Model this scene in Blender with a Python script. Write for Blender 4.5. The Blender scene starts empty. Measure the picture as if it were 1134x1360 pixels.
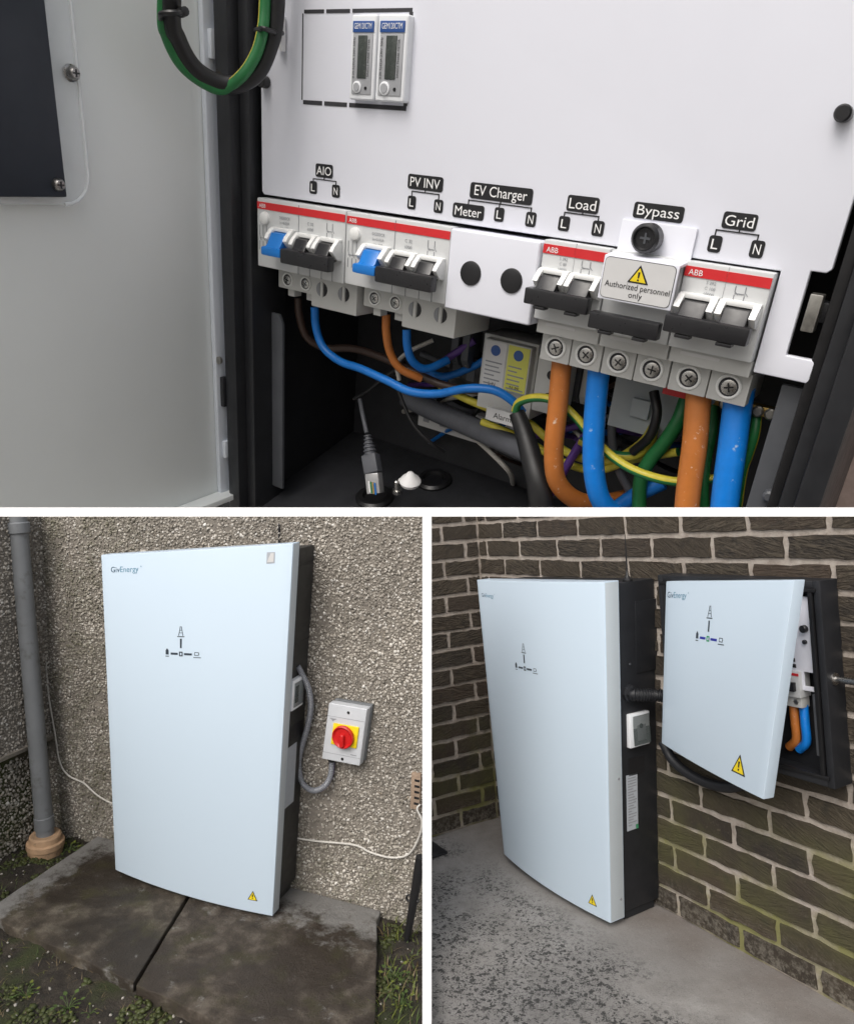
import bpy, bmesh, math, random
import numpy as np
from mathutils import Matrix, Vector, noise

# ------------------------------------------------------------------ camera, sky, sun, exposure
scene = bpy.context.scene
C = scene.collection
FPX, CX, CY, WPX, HPX = 1000.0, 567.0, 680.0, 1134.0, 1360.0
cam_data = bpy.data.cameras.new('camera')
cam = bpy.data.objects.new('camera', cam_data)
C.objects.link(cam)
cam_data.sensor_fit = 'VERTICAL'
cam_data.sensor_height = 24.0
cam_data.lens = FPX / HPX * 24.0
cam_data.clip_start = 0.05
cam_data.clip_end = 2000.0
cam.location = (0, 0, 0)
cam.rotation_euler = (math.radians(90), 0, 0)
scene.camera = cam

SUN_EL, SUN_AZ = math.radians(44), math.radians(207)     # azimuth clockwise from +Y (behind the viewer)
world = bpy.data.worlds.new('World')
scene.world = world
world.use_nodes = True
wn = world.node_tree
wn.nodes.clear()
sky = wn.nodes.new('ShaderNodeTexSky')
sky.sky_type = 'NISHITA'
sky.sun_disc = False
sky.sun_elevation = SUN_EL
sky.sun_rotation = SUN_AZ
sky.air_density = 1.0
sky.dust_density = 6.0
sky.ozone_density = 1.0
hs = wn.nodes.new('ShaderNodeHueSaturation')
hs.inputs['Saturation'].default_value = 0.40             # overcast: the sky is nearly grey
bg = wn.nodes.new('ShaderNodeBackground')
bg.inputs['Strength'].default_value = 0.15
wo = wn.nodes.new('ShaderNodeOutputWorld')
wn.links.new(sky.outputs[0], hs.inputs['Color'])
wn.links.new(hs.outputs[0], bg.inputs[0])
wn.links.new(bg.outputs[0], wo.inputs[0])

sun_data = bpy.data.lights.new('sun', 'SUN')
sun_data.energy = 0.75
sun_data.angle = math.radians(35)
sun_data.color = (1.0, 0.96, 0.90)
sun = bpy.data.objects.new('sun', sun_data)
C.objects.link(sun)
sd = Vector((math.sin(SUN_AZ) * math.cos(SUN_EL), math.cos(SUN_AZ) * math.cos(SUN_EL), math.sin(SUN_EL)))
sun.rotation_euler = sd.to_track_quat('Z', 'Y').to_euler()
sun.location = sd * 20

vs = scene.view_settings
vs.view_transform = 'Standard'
vs.look = 'None'
vs.exposure = 0.19
vs.gamma = 1.0
vs.use_curve_mapping = False
scene.cycles.max_bounces = 6
scene.cycles.use_denoising = True

RNG = random.Random(7)
NP = np.random.default_rng(11)

# ------------------------------------------------------------------ the three sites: each a rigid frame (x right, y into the wall, z up)
def rodrigues(r):
    v = Vector(r)
    return Matrix.Rotation(v.length, 3, v.normalized())
POSE = {'T': ((.41032, .57779, .21639), (.08529, -.35109, .88792), 6.0),
        'L': ((.09366, .34101, .05298), (-1.0042, 1.18373, 2.65968), 1.0),
        'R': ((.025, 1.06623, -.06944), (.4975, 1.37943, 3.12946), 1.0)}
CONV = Matrix(((1, 0, 0), (0, 0, -1), (0, 1, 0)))         # site (x, y in, z up) -> (x, down, forward)
WCONV = Matrix(((1, 0, 0), (0, 0, 1), (0, -1, 0)))        # (x, down, forward) -> world
SITE, SITEI = {}, {}
for k, (r, t, s) in POSE.items():
    m = WCONV @ rodrigues(r) @ CONV
    M = Matrix.Translation(WCONV @ Vector(t) * s) @ m.to_4x4() @ Matrix.Scale(s, 4)
    SITE[k] = M
    SITEI[k] = M.inverted()
SITE['W'] = Matrix.Identity(4)
SITEI['W'] = Matrix.Identity(4)

def at(s, px, py, axis, val):
    """survey helper: where the sight line through a point of the photograph meets a plane of the site"""
    o = SITEI[s] @ Vector((0, 0, 0))
    d = SITEI[s] @ Vector(((px - CX) / FPX, 1.0, -(py - CY) / FPX)) - o
    k = (val - o[axis]) / d[axis]
    return o + d * k
def A(px, py, y=0.0):
    return at('T', px, py, 1, y)

# ------------------------------------------------------------------ mesh builder
_text = {}
def text_geo(s):
    if s not in _text:
        cu = bpy.data.curves.new('lettering', 'FONT')
        cu.body = s
        cu.size = 1.0
        cu.resolution_u = 3
        ob = bpy.data.objects.new('lettering', cu)
        C.objects.link(ob)
        dg = bpy.context.evaluated_depsgraph_get()
        me = ob.evaluated_get(dg).to_mesh()
        v = [(p.co.x, p.co.y) for p in me.vertices]
        f = [tuple(p.vertices) for p in me.polygons]
        ob.evaluated_get(dg).to_mesh_clear()
        bpy.data.objects.remove(ob)
        bpy.data.curves.remove(cu)
        xs = [p[0] for p in v]
        _text[s] = (v, f, min(xs), max(xs))
    return _text[s]

def catmull(pts, n=6):
    pts = [Vector(p) for p in pts]
    if len(pts) < 3:
        return pts
    q = [pts[0] * 2 - pts[1]] + pts + [pts[-1] * 2 - pts[-2]]
    out = []
    for i in range(1, len(q) - 2):
        a, b, c, d = q[i - 1:i + 3]
        for k in range(n):
            t = k / n
            out.append(0.5 * ((2 * b) + (c - a) * t + (2 * a - 5 * b + 4 * c - d) * t * t + (3 * b - a - 3 * c + d) * t ** 3))
    out.append(pts[-1])
    return out

class MB:
    def __init__(self):
        self.v, self.f, self.m = [], [], []
    def add(self, vs_, fs, m=0):
        o = len(self.v)
        self.v += [tuple(p) for p in vs_]
        for f in fs:
            self.f.append(tuple(i + o for i in f))
            self.m.append(m)
        return self
    def hexa(self, p, m=0):
        """p: 8 points, bottom ring then top ring, counter-clockwise from above"""
        return self.add(p, [(3, 2, 1, 0), (4, 5, 6, 7), (0, 1, 5, 4), (1, 2, 6, 5), (2, 3, 7, 6), (3, 0, 4, 7)], m)
    def box(self, x0, x1, y0, y1, z0, z1, m=0):
        x0, x1 = min(x0, x1), max(x0, x1)
        y0, y1 = min(y0, y1), max(y0, y1)
        z0, z1 = min(z0, z1), max(z0, z1)
        return self.hexa([(x0, y0, z0), (x1, y0, z0), (x1, y1, z0), (x0, y1, z0), (x0, y0, z1), (x1, y0, z1), (x1, y1, z1), (x0, y1, z1)], m)
    def prism(self, poly, y0, y1, m=0, axis=1):
        """poly in the two other axes (x,z for axis 1; y,z for axis 0; x,y for axis 2), extruded along axis"""
        n = len(poly)
        def P(a, b, c):
            return {1: (a, c, b), 0: (c, a, b), 2: (a, b, c)}[axis]
        vs_ = [P(a, b, y0) for a, b in poly] + [P(a, b, y1) for a, b in poly]
        fs = [tuple(range(n)), tuple(range(2 * n - 1, n - 1, -1))]
        fs += [(i, n + i, n + (i + 1) % n, (i + 1) % n) for i in range(n)]
        return self.add(vs_, fs, m)
    def lathe(self, o, ax, prof, n=20, m=0):
        """prof: list of (height along ax, radius)"""
        o, ax = Vector(o), Vector(ax).normalized()
        u = ax.orthogonal().normalized()
        w = ax.cross(u)
        vs_, fs = [], []
        for h, r in prof:
            for i in range(n):
                a = 2 * math.pi * i / n
                vs_.append(o + ax * h + (u * math.cos(a) + w * math.sin(a)) * max(r, 1e-6))
        for j in range(len(prof) - 1):
            for i in range(n):
                a, b = j * n + i, j * n + (i + 1) % n
                fs.append((a, b, b + n, a + n))
        fs.append(tuple(range(n - 1, -1, -1)))
        fs.append(tuple(range((len(prof) - 1) * n, len(prof) * n)))
        return self.add(vs_, fs, m)
    def cyl(self, o, ax, h, r, n=18, m=0, ch=None):
        c = ch if ch is not None else min(r, abs(h)) * .12
        return self.lathe(o, ax, [(0, r), (h - c, r), (h, r - c)], n, m)
    def tube(self, pts, r, n=12, m=0, smooth=6, stripe=None, ribs=None):
        """stripe=(material, first sector, sectors); ribs=(pitch, depth)"""
        P = catmull(pts, smooth) if smooth else [Vector(p) for p in pts]
        rs = r if isinstance(r, (list, tuple)) else [r, r]
        L = [0]
        for a, b in zip(P, P[1:]):
            L.append(L[-1] + (b - a).length)
        if ribs:
            tot, nst = L[-1], int(L[-1] / ribs[0] * 4)
            Q, j = [], 0
            for i in range(nst + 1):
                d = tot * i / nst
                while j < len(L) - 2 and L[j + 1] < d:
                    j += 1
                k = (d - L[j]) / max(1e-9, L[j + 1] - L[j])
                Q.append(P[j].lerp(P[j + 1], k))
            P = Q
            L = [tot * i / nst for i in range(nst + 1)]
        t = (P[1] - P[0]).normalized()
        u = t.orthogonal().normalized()
        vs_ = []
        for i, p in enumerate(P):
            t2 = (P[min(i + 1, len(P) - 1)] - P[max(i - 1, 0)]).normalized()
            u = (u - t2 * u.dot(t2)).normalized()
            w = t2.cross(u)
            k = L[i] / L[-1] * (len(rs) - 1)
            j = min(int(k), len(rs) - 2)
            rad = rs[j] + (rs[j + 1] - rs[j]) * (k - j)
            if ribs:
                rad += ribs[1] * (1 if i % 4 in (0, 1) else -1)
            for q in range(n):
                a = 2 * math.pi * q / n
                vs_.append(p + (u * math.cos(a) + w * math.sin(a)) * rad)
        o = len(self.v)
        self.v += [tuple(p) for p in vs_]
        for i in range(len(P) - 1):
            for q in range(n):
                a, b = o + i * n + q, o + i * n + (q + 1) % n
                self.f.append((a, b, b + n, a + n))
                mm = m
                if stripe and (q - stripe[1] - (i // 5 if len(stripe) > 3 else 0)) % n < stripe[2]:
                    mm = stripe[0]
                self.m.append(mm)
        self.f.append(tuple(o + i for i in range(n - 1, -1, -1)))
        self.m.append(m)
        self.f.append(tuple(o + (len(P) - 1) * n + i for i in range(n)))
        self.m.append(m)
        return self
    def text(self, s, fn, size, m=0, align='C', w=None):
        """fn maps (a, b) in text plane to a 3-D point; w squeezes to that width"""
        v, f, x0, x1 = text_geo(s)
        kx = size if w is None else w / (x1 - x0)
        off = (x0 + x1) / 2 if align == 'C' else x0
        return self.add([fn((p[0] - off) * kx, p[1] * size) for p in v], f, m)
    def build(self, name, mats, parent=None, site='T', base=None, bevel=0.0, seg=2, flat=False, clip=None, sharp=35):
        me = bpy.data.meshes.new(name)
        b = BASE.get(parent.name) if parent is not None else base
        if b is None:
            b = Vector((0, 0, 0))
        b = Vector(b)
        me.from_pydata([(p[0] - b.x, p[1] - b.y, p[2] - b.z) for p in self.v], [], self.f)
        if not isinstance(mats, (list, tuple)):
            mats = [mats]
        for mm in mats:
            me.materials.append(MAT[mm])
        me.polygons.foreach_set('material_index', self.m)
        if bevel > 0 or clip:
            bm = bmesh.new()
            bm.from_mesh(me)
            if bevel > 0:
                bm.normal_update()
                es = [e for e in bm.edges if len(e.link_faces) == 2 and e.calc_face_angle(0) > math.radians(30)]
                bmesh.ops.bevel(bm, geom=es, offset=bevel, segments=seg, affect='EDGES', profile=.6, clamp_overlap=True)
            if clip:
                for co, no in clip:
                    co = Vector(co) - b
                    g = bm.verts[:] + bm.edges[:] + bm.faces[:]
                    r = bmesh.ops.bisect_plane(bm, geom=g, plane_co=co, plane_no=no, clear_outer=True)
                    ed = [e for e in r['geom_cut'] if isinstance(e, bmesh.types.BMEdge)]
                    if ed:
                        try:
                            bmesh.ops.holes_fill(bm, edges=ed, sides=0)
                        except Exception:
                            pass
            bm.to_mesh(me)
            bm.free()
        me.polygons.foreach_set('use_smooth', [not flat] * len(me.polygons))
        if not flat:
            me.set_sharp_from_angle(angle=math.radians(sharp))
        o = bpy.data.objects.new(name, me)
        C.objects.link(o)
        if parent is not None:
            o.parent = parent
            BASE[o.name] = b
        else:
            o.matrix_world = SITE[site] @ Matrix.Translation(b)
            BASE[o.name] = b
        return o

BASE = {}
def thing(name, label, cat, site, base=(0, 0, 0), group=None):
    o = bpy.data.objects.new(name, None)
    o.empty_display_size = .02
    C.objects.link(o)
    o.matrix_world = SITE[site] @ Matrix.Translation(Vector(base))
    BASE[o.name] = Vector(base)
    return tag(o, label, cat, group)
def tag(o, label, cat, group=None):
    o['label'] = label
    o['category'] = cat
    if group:
        o['group'] = group
    return o
def structure(o):
    o['kind'] = 'structure'
    return o
def plane_local(site, co_w, no_w):
    """a world plane written in the site's own frame"""
    co = SITEI[site] @ Vector(co_w)
    no = (SITEI[site].to_3x3() @ Vector(no_w)).normalized()
    return co, no

# ------------------------------------------------------------------ materials
MAT = {}
def nodes(name):
    m = bpy.data.materials.new(name)
    m.use_nodes = True
    nt = m.node_tree
    b = nt.nodes['Principled BSDF']
    MAT[name] = m
    return m, nt, b
def N(nt, typ, **kw):
    n = nt.nodes.new(typ)
    for k, v in kw.items():
        if k.startswith('i_'):
            n.inputs[k[2:].replace('_', ' ')].default_value = v
        else:
            setattr(n, k, v)
    return n
def ramp(nt, fac, stops):
    r = nt.nodes.new('ShaderNodeValToRGB')
    e = r.color_ramp.elements
    while len(e) < len(stops):
        e.new(0.5)
    for i, (p, c) in enumerate(stops):
        e[i].position = p
        e[i].color = (c[0], c[1], c[2], 1) if not isinstance(c, (int, float)) else (c, c, c, 1)
    nt.links.new(fac, r.inputs[0])
    return r
def coords(nt, obj=None):
    t = nt.nodes.new('ShaderNodeTexCoord')
    if obj is not None:
        t.object = obj
    return t.outputs['Object']
def noise_n(nt, vec, scale, detail=4, rough=.55, dist=0.0):
    n = N(nt, 'ShaderNodeTexNoise')
    n.inputs['Scale'].default_value = scale
    n.inputs['Detail'].default_value = detail
    n.inputs['Roughness'].default_value = rough
    n.inputs['Distortion'].default_value = dist
    nt.links.new(vec, n.inputs['Vector'])
    return n.outputs[0]
def bump(nt, b, h, strength, dist, prev=None):
    n = nt.nodes.new('ShaderNodeBump')
    n.inputs['Strength'].default_value = strength
    n.inputs['Distance'].default_value = dist
    nt.links.new(h, n.inputs['Height'])
    if prev is not None:
        nt.links.new(prev, n.inputs['Normal'])
    nt.links.new(n.outputs[0], b.inputs['Normal'])
    return n.outputs[0]
def mix(nt, fac, a, b_, mode='MIX'):
    n = nt.nodes.new('ShaderNodeMix')
    n.data_type = 'RGBA'
    n.blend_type = mode
    for s, v in ((0, fac), (6, a), (7, b_)):
        if isinstance(v, (int, float)):
            n.inputs[s].default_value = v
        elif isinstance(v, (tuple, list)):
            n.inputs[s].default_value = (*v, 1)
        else:
            nt.links.new(v, n.inputs[s])
    return n.outputs[2]
def simple(name, col, rough=.5, metal=0.0, var=.06, scale=40, bmp=0.0, bscale=300, spec=.5, coat=0.0, dirt=None):
    """plain coloured surface with a little unevenness in tone and gloss; dirt = (colour, scale, lo, hi)"""
    m, nt, b = nodes(name)
    v = coords(nt)
    n = noise_n(nt, v, scale, 4)
    lo = tuple(c * (1 - var) for c in col)
    hi = tuple(min(1, c * (1 + var)) for c in col)
    r = ramp(nt, n, [(.3, lo), (.7, hi)])
    cl = r.outputs[0]
    if dirt:
        dn = noise_n(nt, v, dirt[1], 8, .65)
        dr = ramp(nt, dn, [(dirt[2], 0.0), (dirt[3], 1.0)])
        cl = mix(nt, dr.outputs[0], cl, dirt[0])
    nt.links.new(cl, b.inputs['Base Color'])
    rr = ramp(nt, noise_n(nt, v, scale * 2.3, 3), [(.3, max(.03, rough - .06)), (.7, min(1, rough + .06))])
    nt.links.new(rr.outputs[0], b.inputs['Roughness'])
    b.inputs['Metallic'].default_value = metal
    b.inputs['Specular IOR Level'].default_value = spec
    if coat:
        b.inputs['Coat Weight'].default_value = coat
        b.inputs['Coat Roughness'].default_value = .15
    if bmp:
        bump(nt, b, noise_n(nt, v, bscale, 3), bmp, .002)
    return m
def glassy(name, col, alpha, rough=.05):
    m, nt, b = nodes(name)
    b.inputs['Base Color'].default_value = (*col, 1)
    b.inputs['Roughness'].default_value = rough
    b.inputs['Alpha'].default_value = alpha
    return m

# painted and moulded things of the enclosure
simple('panel_white', (.76, .775, .85), .38, var=.015, scale=6, bmp=.06, bscale=900)
simple('door_white', (.84, .87, .86), .45, var=.02, scale=5, bmp=.06, bscale=900)
simple('door_lip', (.66, .70, .76), .4, var=.02, scale=9)
simple('box_black', (.018, .019, .022), .42, var=.15, scale=30, bmp=.15, bscale=700)
simple('box_inner', (.024, .025, .029), .55, var=.2, scale=24, bmp=.1, bscale=500)
simple('bracket_grey', (.075, .08, .09), .45, var=.1, scale=30, bmp=.1, bscale=700)
simple('rubber', (.010, .010, .011), .38, var=.1)
simple('plate_dark', (.022, .028, .040), .5, var=.1, scale=12)
glassy('perspex', (.9, .93, .95), .30, .06)
glassy('perspex_edge', (.92, .95, .97), .75, .1)
simple('breaker_grey', (.56, .565, .55), .42, var=.03, scale=30, bmp=.05, bscale=800)
simple('breaker_face', (.60, .615, .62), .38, var=.02, scale=30)
simple('hood_white', (.82, .83, .82), .3, var=.02)
simple('toggle_black', (.016, .016, .018), .32, var=.1)
simple('toggle_blue', (.01, .17, .55), .32, var=.06)
simple('stripe_red', (.62, .025, .03), .4, var=.04)
simple('print_white', (.85, .85, .85), .5, var=.01)
simple('print_black', (.012, .012, .014), .45, var=.02)
simple('print_grey', (.27, .28, .30), .55, var=.05)
simple('print_pale', (.24, .25, .27), .55, var=.05)
simple('meter_white', (.78, .80, .83), .4, var=.02)
simple('meter_face', (.36, .37, .39), .4, var=.04)
simple('meter_blue', (.03, .09, .30), .45, var=.05)
simple('meter_lcd', (.06, .07, .065), .25, var=.15, scale=60)
simple('slot_dark', (.03, .03, .035), .7, var=.1)
simple('steel', (.55, .54, .52), .28, 1.0, var=.12, scale=160)
simple('steel_dull', (.42, .41, .38), .42, 1.0, var=.2, scale=90)
simple('brass', (.70, .50, .18), .35, 1.0, var=.12, scale=120)
simple('cable_orange', (.52, .17, .035), .42, var=.08, scale=60, dirt=((.75, .60, .48), 95, .62, .72), bmp=.1, bscale=300)
simple('cable_blue', (.006, .21, .72), .38, var=.08, scale=60, dirt=((.45, .62, .8), 95, .63, .73), bmp=.1, bscale=300)
simple('cable_blue_thin', (.006, .16, .55), .4, var=.08, scale=60)
simple('cable_brown', (.045, .026, .02), .45, var=.1, scale=60)
simple('cable_purple', (.10, .04, .22), .45, var=.1, scale=60)
simple('cable_green', (.02, .17, .05), .42, var=.1, scale=60)
simple('cable_yellow', (.58, .50, .05), .42, var=.1, scale=60)
simple('cable_black', (.012, .012, .013), .42, var=.1, scale=60)
simple('cable_grey', (.10, .105, .12), .5, var=.1, scale=60)
simple('cable_white', (.55, .53, .49), .5, var=.1, scale=60)
simple('cable_flex', (.20, .21, .235), .28, var=.12, scale=90, coat=.5)
simple('label_yellow', (.62, .62, .12), .5, var=.04)
simple('warn_yellow', (.80, .62, .02), .45, var=.03)
simple('label_white', (.62, .62, .62), .5, var=.03)
simple('plug_clear', (.55, .55, .56), .2, 0.6, var=.1)
simple('bolt_grey', (.32, .31, .30), .3, 1.0, var=.2, scale=200)
# the two wall cabinets
_m, _nt, _b = nodes('cover_white')
_b.inputs['Base Color'].default_value = (.585, .70, .81, 1)
_b.inputs['Roughness'].default_value = .26
simple('cover_edge', (.50, .55, .58), .45, var=.03, scale=6)
simple('body_graphite', (.030, .030, .029), .5, var=.15, scale=14, bmp=.12, bscale=500)
simple('body_black', (.014, .015, .018), .5, var=.12, scale=14, bmp=.1, bscale=500)
simple('print_slate', (.04, .055, .075), .5, var=.05)
simple('print_logo', (.02, .07, .13), .5, var=.05)
simple('print_logo_pale', (.13, .30, .42), .5, var=.05)
simple('led_blue', (.02, .03, .35), .4, var=.05)
simple('led_green', (.02, .30, .12), .4, var=.05)
simple('sticker', (.42, .45, .49), .45, var=.05)
simple('sticker_green', (.05, .25, .12), .5, var=.05)
simple('switch_red', (.55, .012, .012), .35, var=.05, scale=30)
simple('switch_yellow', (.85, .62, .01), .45, var=.04)
simple('switch_grey', (.55, .57, .60), .45, var=.03)
simple('switch_base', (.16, .17, .18), .5, var=.08)
glassy('flap_glass', (.10, .12, .12), .6, .12)
simple('pipe_grey', (.185, .195, .205), .42, var=.12, scale=8, dirt=((.09, .09, .08), 22, .55, .75))
simple('terracotta', (.46, .30, .18), .75, var=.14, scale=40, dirt=((.10, .09, .06), 30, .60, .75), bmp=.3, bscale=200)
simple('airbrick', (.30, .22, .16), .85, var=.2, scale=60, bmp=.5, bscale=260)
simple('divider_white', (.93, .93, .93), .6, var=.005)
simple('plinth_concrete', (.30, .29, .27), .9, var=.15, scale=6, bmp=.5, bscale=60)
simple('pink_render', (.34, .26, .23), .9, var=.2, scale=40, bmp=.6, bscale=200)

# ------------------------------------------------------------------ the far ground, the white divider between the two yards, its rail
gm, nt, b = nodes('far_ground')
v = coords(nt)
nt.links.new(ramp(nt, noise_n(nt, v, 1.5, 8), [(.35, (.20, .19, .175)), (.65, (.30, .29, .27))]).outputs[0], b.inputs['Base Color'])
b.inputs['Roughness'].default_value = .95
g = MB()
g.add([(-400, -400, -2.2), (400, -400, -2.2), (400, 400, -2.2), (-400, 400, -2.2)], [(0, 1, 2, 3)])
structure(g.build('ground', 'far_ground', site='W'))

DIV_Y, TH = 1.45, .0088
dv = thing('divider_screen', 'thin white divider screen with a top rail between pebbledash and brick yards', 'screen', 'W', (0, DIV_Y, -1.7))
MB().box(-TH, TH, DIV_Y, DIV_Y + .22, -1.7, -TH - .0006).build('panel', 'divider_white', dv)
MB().box(-1.3, 1.3, DIV_Y, DIV_Y + .03, -TH, TH).build('rail', 'divider_white', dv)
for sx in (-1, 1):
    MB().box(sx * 1.3, sx * 1.34, DIV_Y, DIV_Y + .04, -1.7, TH).build('post', 'divider_white', dv)

CLIP = {'L': [plane_local('L', (-.004, 0, 0), (1, 0, 0)), plane_local('L', (0, 0, -.001), (0, 0, 1))],
        'R': [plane_local('R', (.004, 0, 0), (-1, 0, 0)), plane_local('R', (0, 0, -.001), (0, 0, 1))]}
def inside(site, p, margin=0.0):
    p = Vector(p)
    return all((p - co).dot(no) < -margin for co, no in CLIP[site])

# ------------------------------------------------------------------ LEFT YARD: pebbledash walls, soil, slabs
def pebble_material(name, root):
    m, nt, b = nodes(name)
    at_ = N(nt, 'ShaderNodeAttribute', attribute_name='tone')
    cr = ramp(nt, at_.outputs['Fac'], [(0, (.17, .155, .132)), (.30, (.32, .292, .25)), (.55, (.45, .415, .365)), (.80, (.58, .55, .50)), (1, (.74, .72, .68))])
    v = coords(nt, root)
    big = ramp(nt, noise_n(nt, v, 3.2, 5), [(.3, .70), (.7, 1.10)])
    c = mix(nt, 1.0, cr.outputs[0], big.outputs[0], 'MULTIPLY')
    rust = ramp(nt, noise_n(nt, v, 14, 5), [(.66, 0.0), (.76, .55)])
    c = mix(nt, rust.outputs[0], c, (.24, .16, .075))
    sx = N(nt, 'ShaderNodeSeparateXYZ')
    nt.links.new(v, sx.inputs[0])
    # green growth along the foot of the wall and in the damp corner
    mr = N(nt, 'ShaderNodeMapRange')
    nt.links.new(sx.outputs[2], mr.inputs[0])
    mr.inputs[1].default_value, mr.inputs[2].default_value = .02, .30
    mr.inputs[3].default_value, mr.inputs[4].default_value = .62, 0.0
    mr2 = N(nt, 'ShaderNodeMapRange')
    nt.links.new(sx.outputs[0], mr2.inputs[0])
    mr2.inputs[1].default_value, mr2.inputs[2].default_value = -.40, -.10
    mr2.inputs[3].default_value, mr2.inputs[4].default_value = .55, 0.0
    mx = N(nt, 'ShaderNodeMath', operation='MAXIMUM')
    nt.links.new(mr.outputs[0], mx.inputs[0])
    nt.links.new(mr2.outputs[0], mx.inputs[1])
    mm = N(nt, 'ShaderNodeMath', operation='MULTIPLY')
    nt.links.new(mx.outputs[0], mm.inputs[0])
    nt.links.new(ramp(nt, noise_n(nt, v, 11, 6), [(.38, 0.0), (.62, 1.0)]).outputs[0], mm.inputs[1])
    c = mix(nt, mm.outputs[0], c, (.075, .075, .028))
    nt.links.new(c, b.inputs['Base Color'])
    b.inputs['Roughness'].default_value = .72
    bump(nt, b, noise_n(nt, v, 420, 3), .35, .002)
    return m

ICO_V = np.array([(0, 0, 1)] + [(math.cos(2 * math.pi * i / 5) * .894, math.sin(2 * math.pi * i / 5) * .894, .447) for i in range(5)]
                 + [(math.cos(2 * math.pi * (i + .5) / 5) * .894, math.sin(2 * math.pi * (i + .5) / 5) * .894, -.447) for i in range(5)] + [(0, 0, -1)])
ICO_F = np.array([(0, 1 + i, 1 + (i + 1) % 5) for i in range(5)] + [(1 + i, 6 + i, 1 + (i + 1) % 5) for i in range(5)]
                 + [(6 + i, 6 + (i + 1) % 5, 1 + (i + 1) % 5) for i in range(5)] + [(11, 6 + (i + 1) % 5, 6 + i) for i in range(5)])
def pebbles(name, root, mat, pts, nrm, size, flat=.62):
    """many small stones pressed into a face: pts (n,3) in the site frame, nrm the face's outward axis"""
    n = len(pts)
    nv = np.repeat(ICO_V[None], n, 0) * NP.uniform(.72, 1.28, (n, 12, 1))
    a = NP.uniform(0, 6.28, n)
    sx = size * NP.uniform(.55, 1.45, n) ** 1.2
    sy = sx * NP.uniform(.55, .95, n)
    x, y = nv[:, :, 0] * sx[:, None], nv[:, :, 1] * sy[:, None]
    ca, sa = np.cos(a)[:, None], np.sin(a)[:, None]
    x, y = x * ca - y * sa, x * sa + y * ca
    z = nv[:, :, 2] * (sx * flat)[:, None]
    z += x * NP.normal(0, .28, (n, 1)) + y * NP.normal(0, .28, (n, 1))
    nr = Vector(nrm)
    u = Vector((0, 0, 1)).cross(nr).normalized()
    w = nr.cross(u)
    co = pts[:, None, :] + x[..., None] * np.array(u) + y[..., None] * np.array(w) + z[..., None] * np.array(nr)
    co = co.reshape(-1, 3) - np.array(BASE[root.name])
    fs = (ICO_F[None] + (np.arange(n) * 12)[:, None, None]).reshape(-1)
    me = bpy.data.meshes.new(name)
    me.vertices.add(n * 12)
    me.vertices.foreach_set('co', co.astype(np.float32).ravel())
    me.loops.add(n * 60)
    me.loops.foreach_set('vertex_index', fs.astype(np.int32))
    me.polygons.add(n * 20)
    me.polygons.foreach_set('loop_start', np.arange(0, n * 60, 3, dtype=np.int32))
    at_ = me.attributes.new('tone', 'FLOAT', 'POINT')
    at_.data.foreach_set('value', np.repeat(np.clip(NP.beta(1.6, 2.1, n), 0, 1), 12).astype(np.float32))
    me.update(calc_edges=True)
    me.materials.append(MAT[mat])
    o = bpy.data.objects.new(name, me)
    C.objects.link(o)
    o.parent = root
    o['kind'] = 'stuff'
    return o
def scatter(u0, u1, v0, v1, step):
    nu, nv_ = int((u1 - u0) / step), int((v1 - v0) / step)
    U, V = np.meshgrid(np.arange(nu), np.arange(nv_))
    U = u0 + (U + .5 * (V % 2) + NP.uniform(-.42, .42, U.shape)) * step
    V = v0 + (V + NP.uniform(-.42, .42, V.shape)) * step
    return U.ravel(), V.ravel()
def inside_np(site, P):
    k = np.ones(len(P), bool)
    for co, no in CLIP[site]:
        k &= ((P - np.array(co)) @ np.array(no)) < -.003
    return k

LX = -.388                                                # where the side wall meets the back wall
pw = thing('pebbledash_wall', 'grey brown pebbledash wall behind the single white cabinet', 'wall', 'L', (.3, 0, 0))
pebble_material('pebble', pw)
simple('dash_mortar', (.20, .18, .155), .95, var=.25, scale=60, bmp=.6, bscale=260)
MB().box(LX - .25, 1.25, 0, .20, -.25, 1.45).build('wall_core', 'dash_mortar', pw, clip=CLIP['L'])
U, V = scatter(LX - .1, 1.2, -.06, 1.42, .0080)
P = np.stack([U, NP.uniform(-.0022, .001, len(U)), V], 1)
P = P[inside_np('L', P)]
P = P[np.array([NP.random() < 1.0 + .9 * (noise.noise((x * 5, z * 5, 2)) + .12) for x, y, z in P])]
pebbles('pebbles', pw, 'pebble', P, (0, -1, 0), .0046)
# thin vertical movement joint seen above the cabinet
jp = at('L', 372, 690, 1, 0)
MB().box(jp.x - .0022, jp.x + .0022, -.0062, -.001, jp.z - .22, jp.z - .012).build('joint', 'print_black', pw)

sw = thing('pebbledash_wall', 'dark mossy pebbledash side wall behind the grey drainpipe', 'wall', 'L', (LX, -.3, 0))
sw.matrix_world = sw.matrix_world @ Matrix(((1, 0, -.09, 0), (0, 1, 0, 0), (0, 0, 1, 0), (0, 0, 0, 1)))   # battered: leans out at the top
MB().box(LX - .2, LX, -1.3, -.0005, .335, 1.45).build('wall_core', 'dash_mortar', sw, clip=CLIP['L'])
pebble_material('pebble_damp', sw)
U, V = scatter(-1.2, 0, .34, 1.42, .0095)
P = np.stack([LX + NP.uniform(-.001, .0022, len(U)), U, V], 1)
P = P[inside_np('L', P)]
pebbles('pebbles', sw, 'pebble_damp', P, (1, 0, 0), .0054)
simple('pebble_damp_mortar', (.24, .215, .18), .95, var=.3, scale=40, bmp=.8, bscale=160)
simple('plinth_moss', (.075, .068, .045), .95, var=.3, scale=18, bmp=.9, bscale=120, dirt=((.035, .045, .012), 16, .42, .58))
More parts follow.
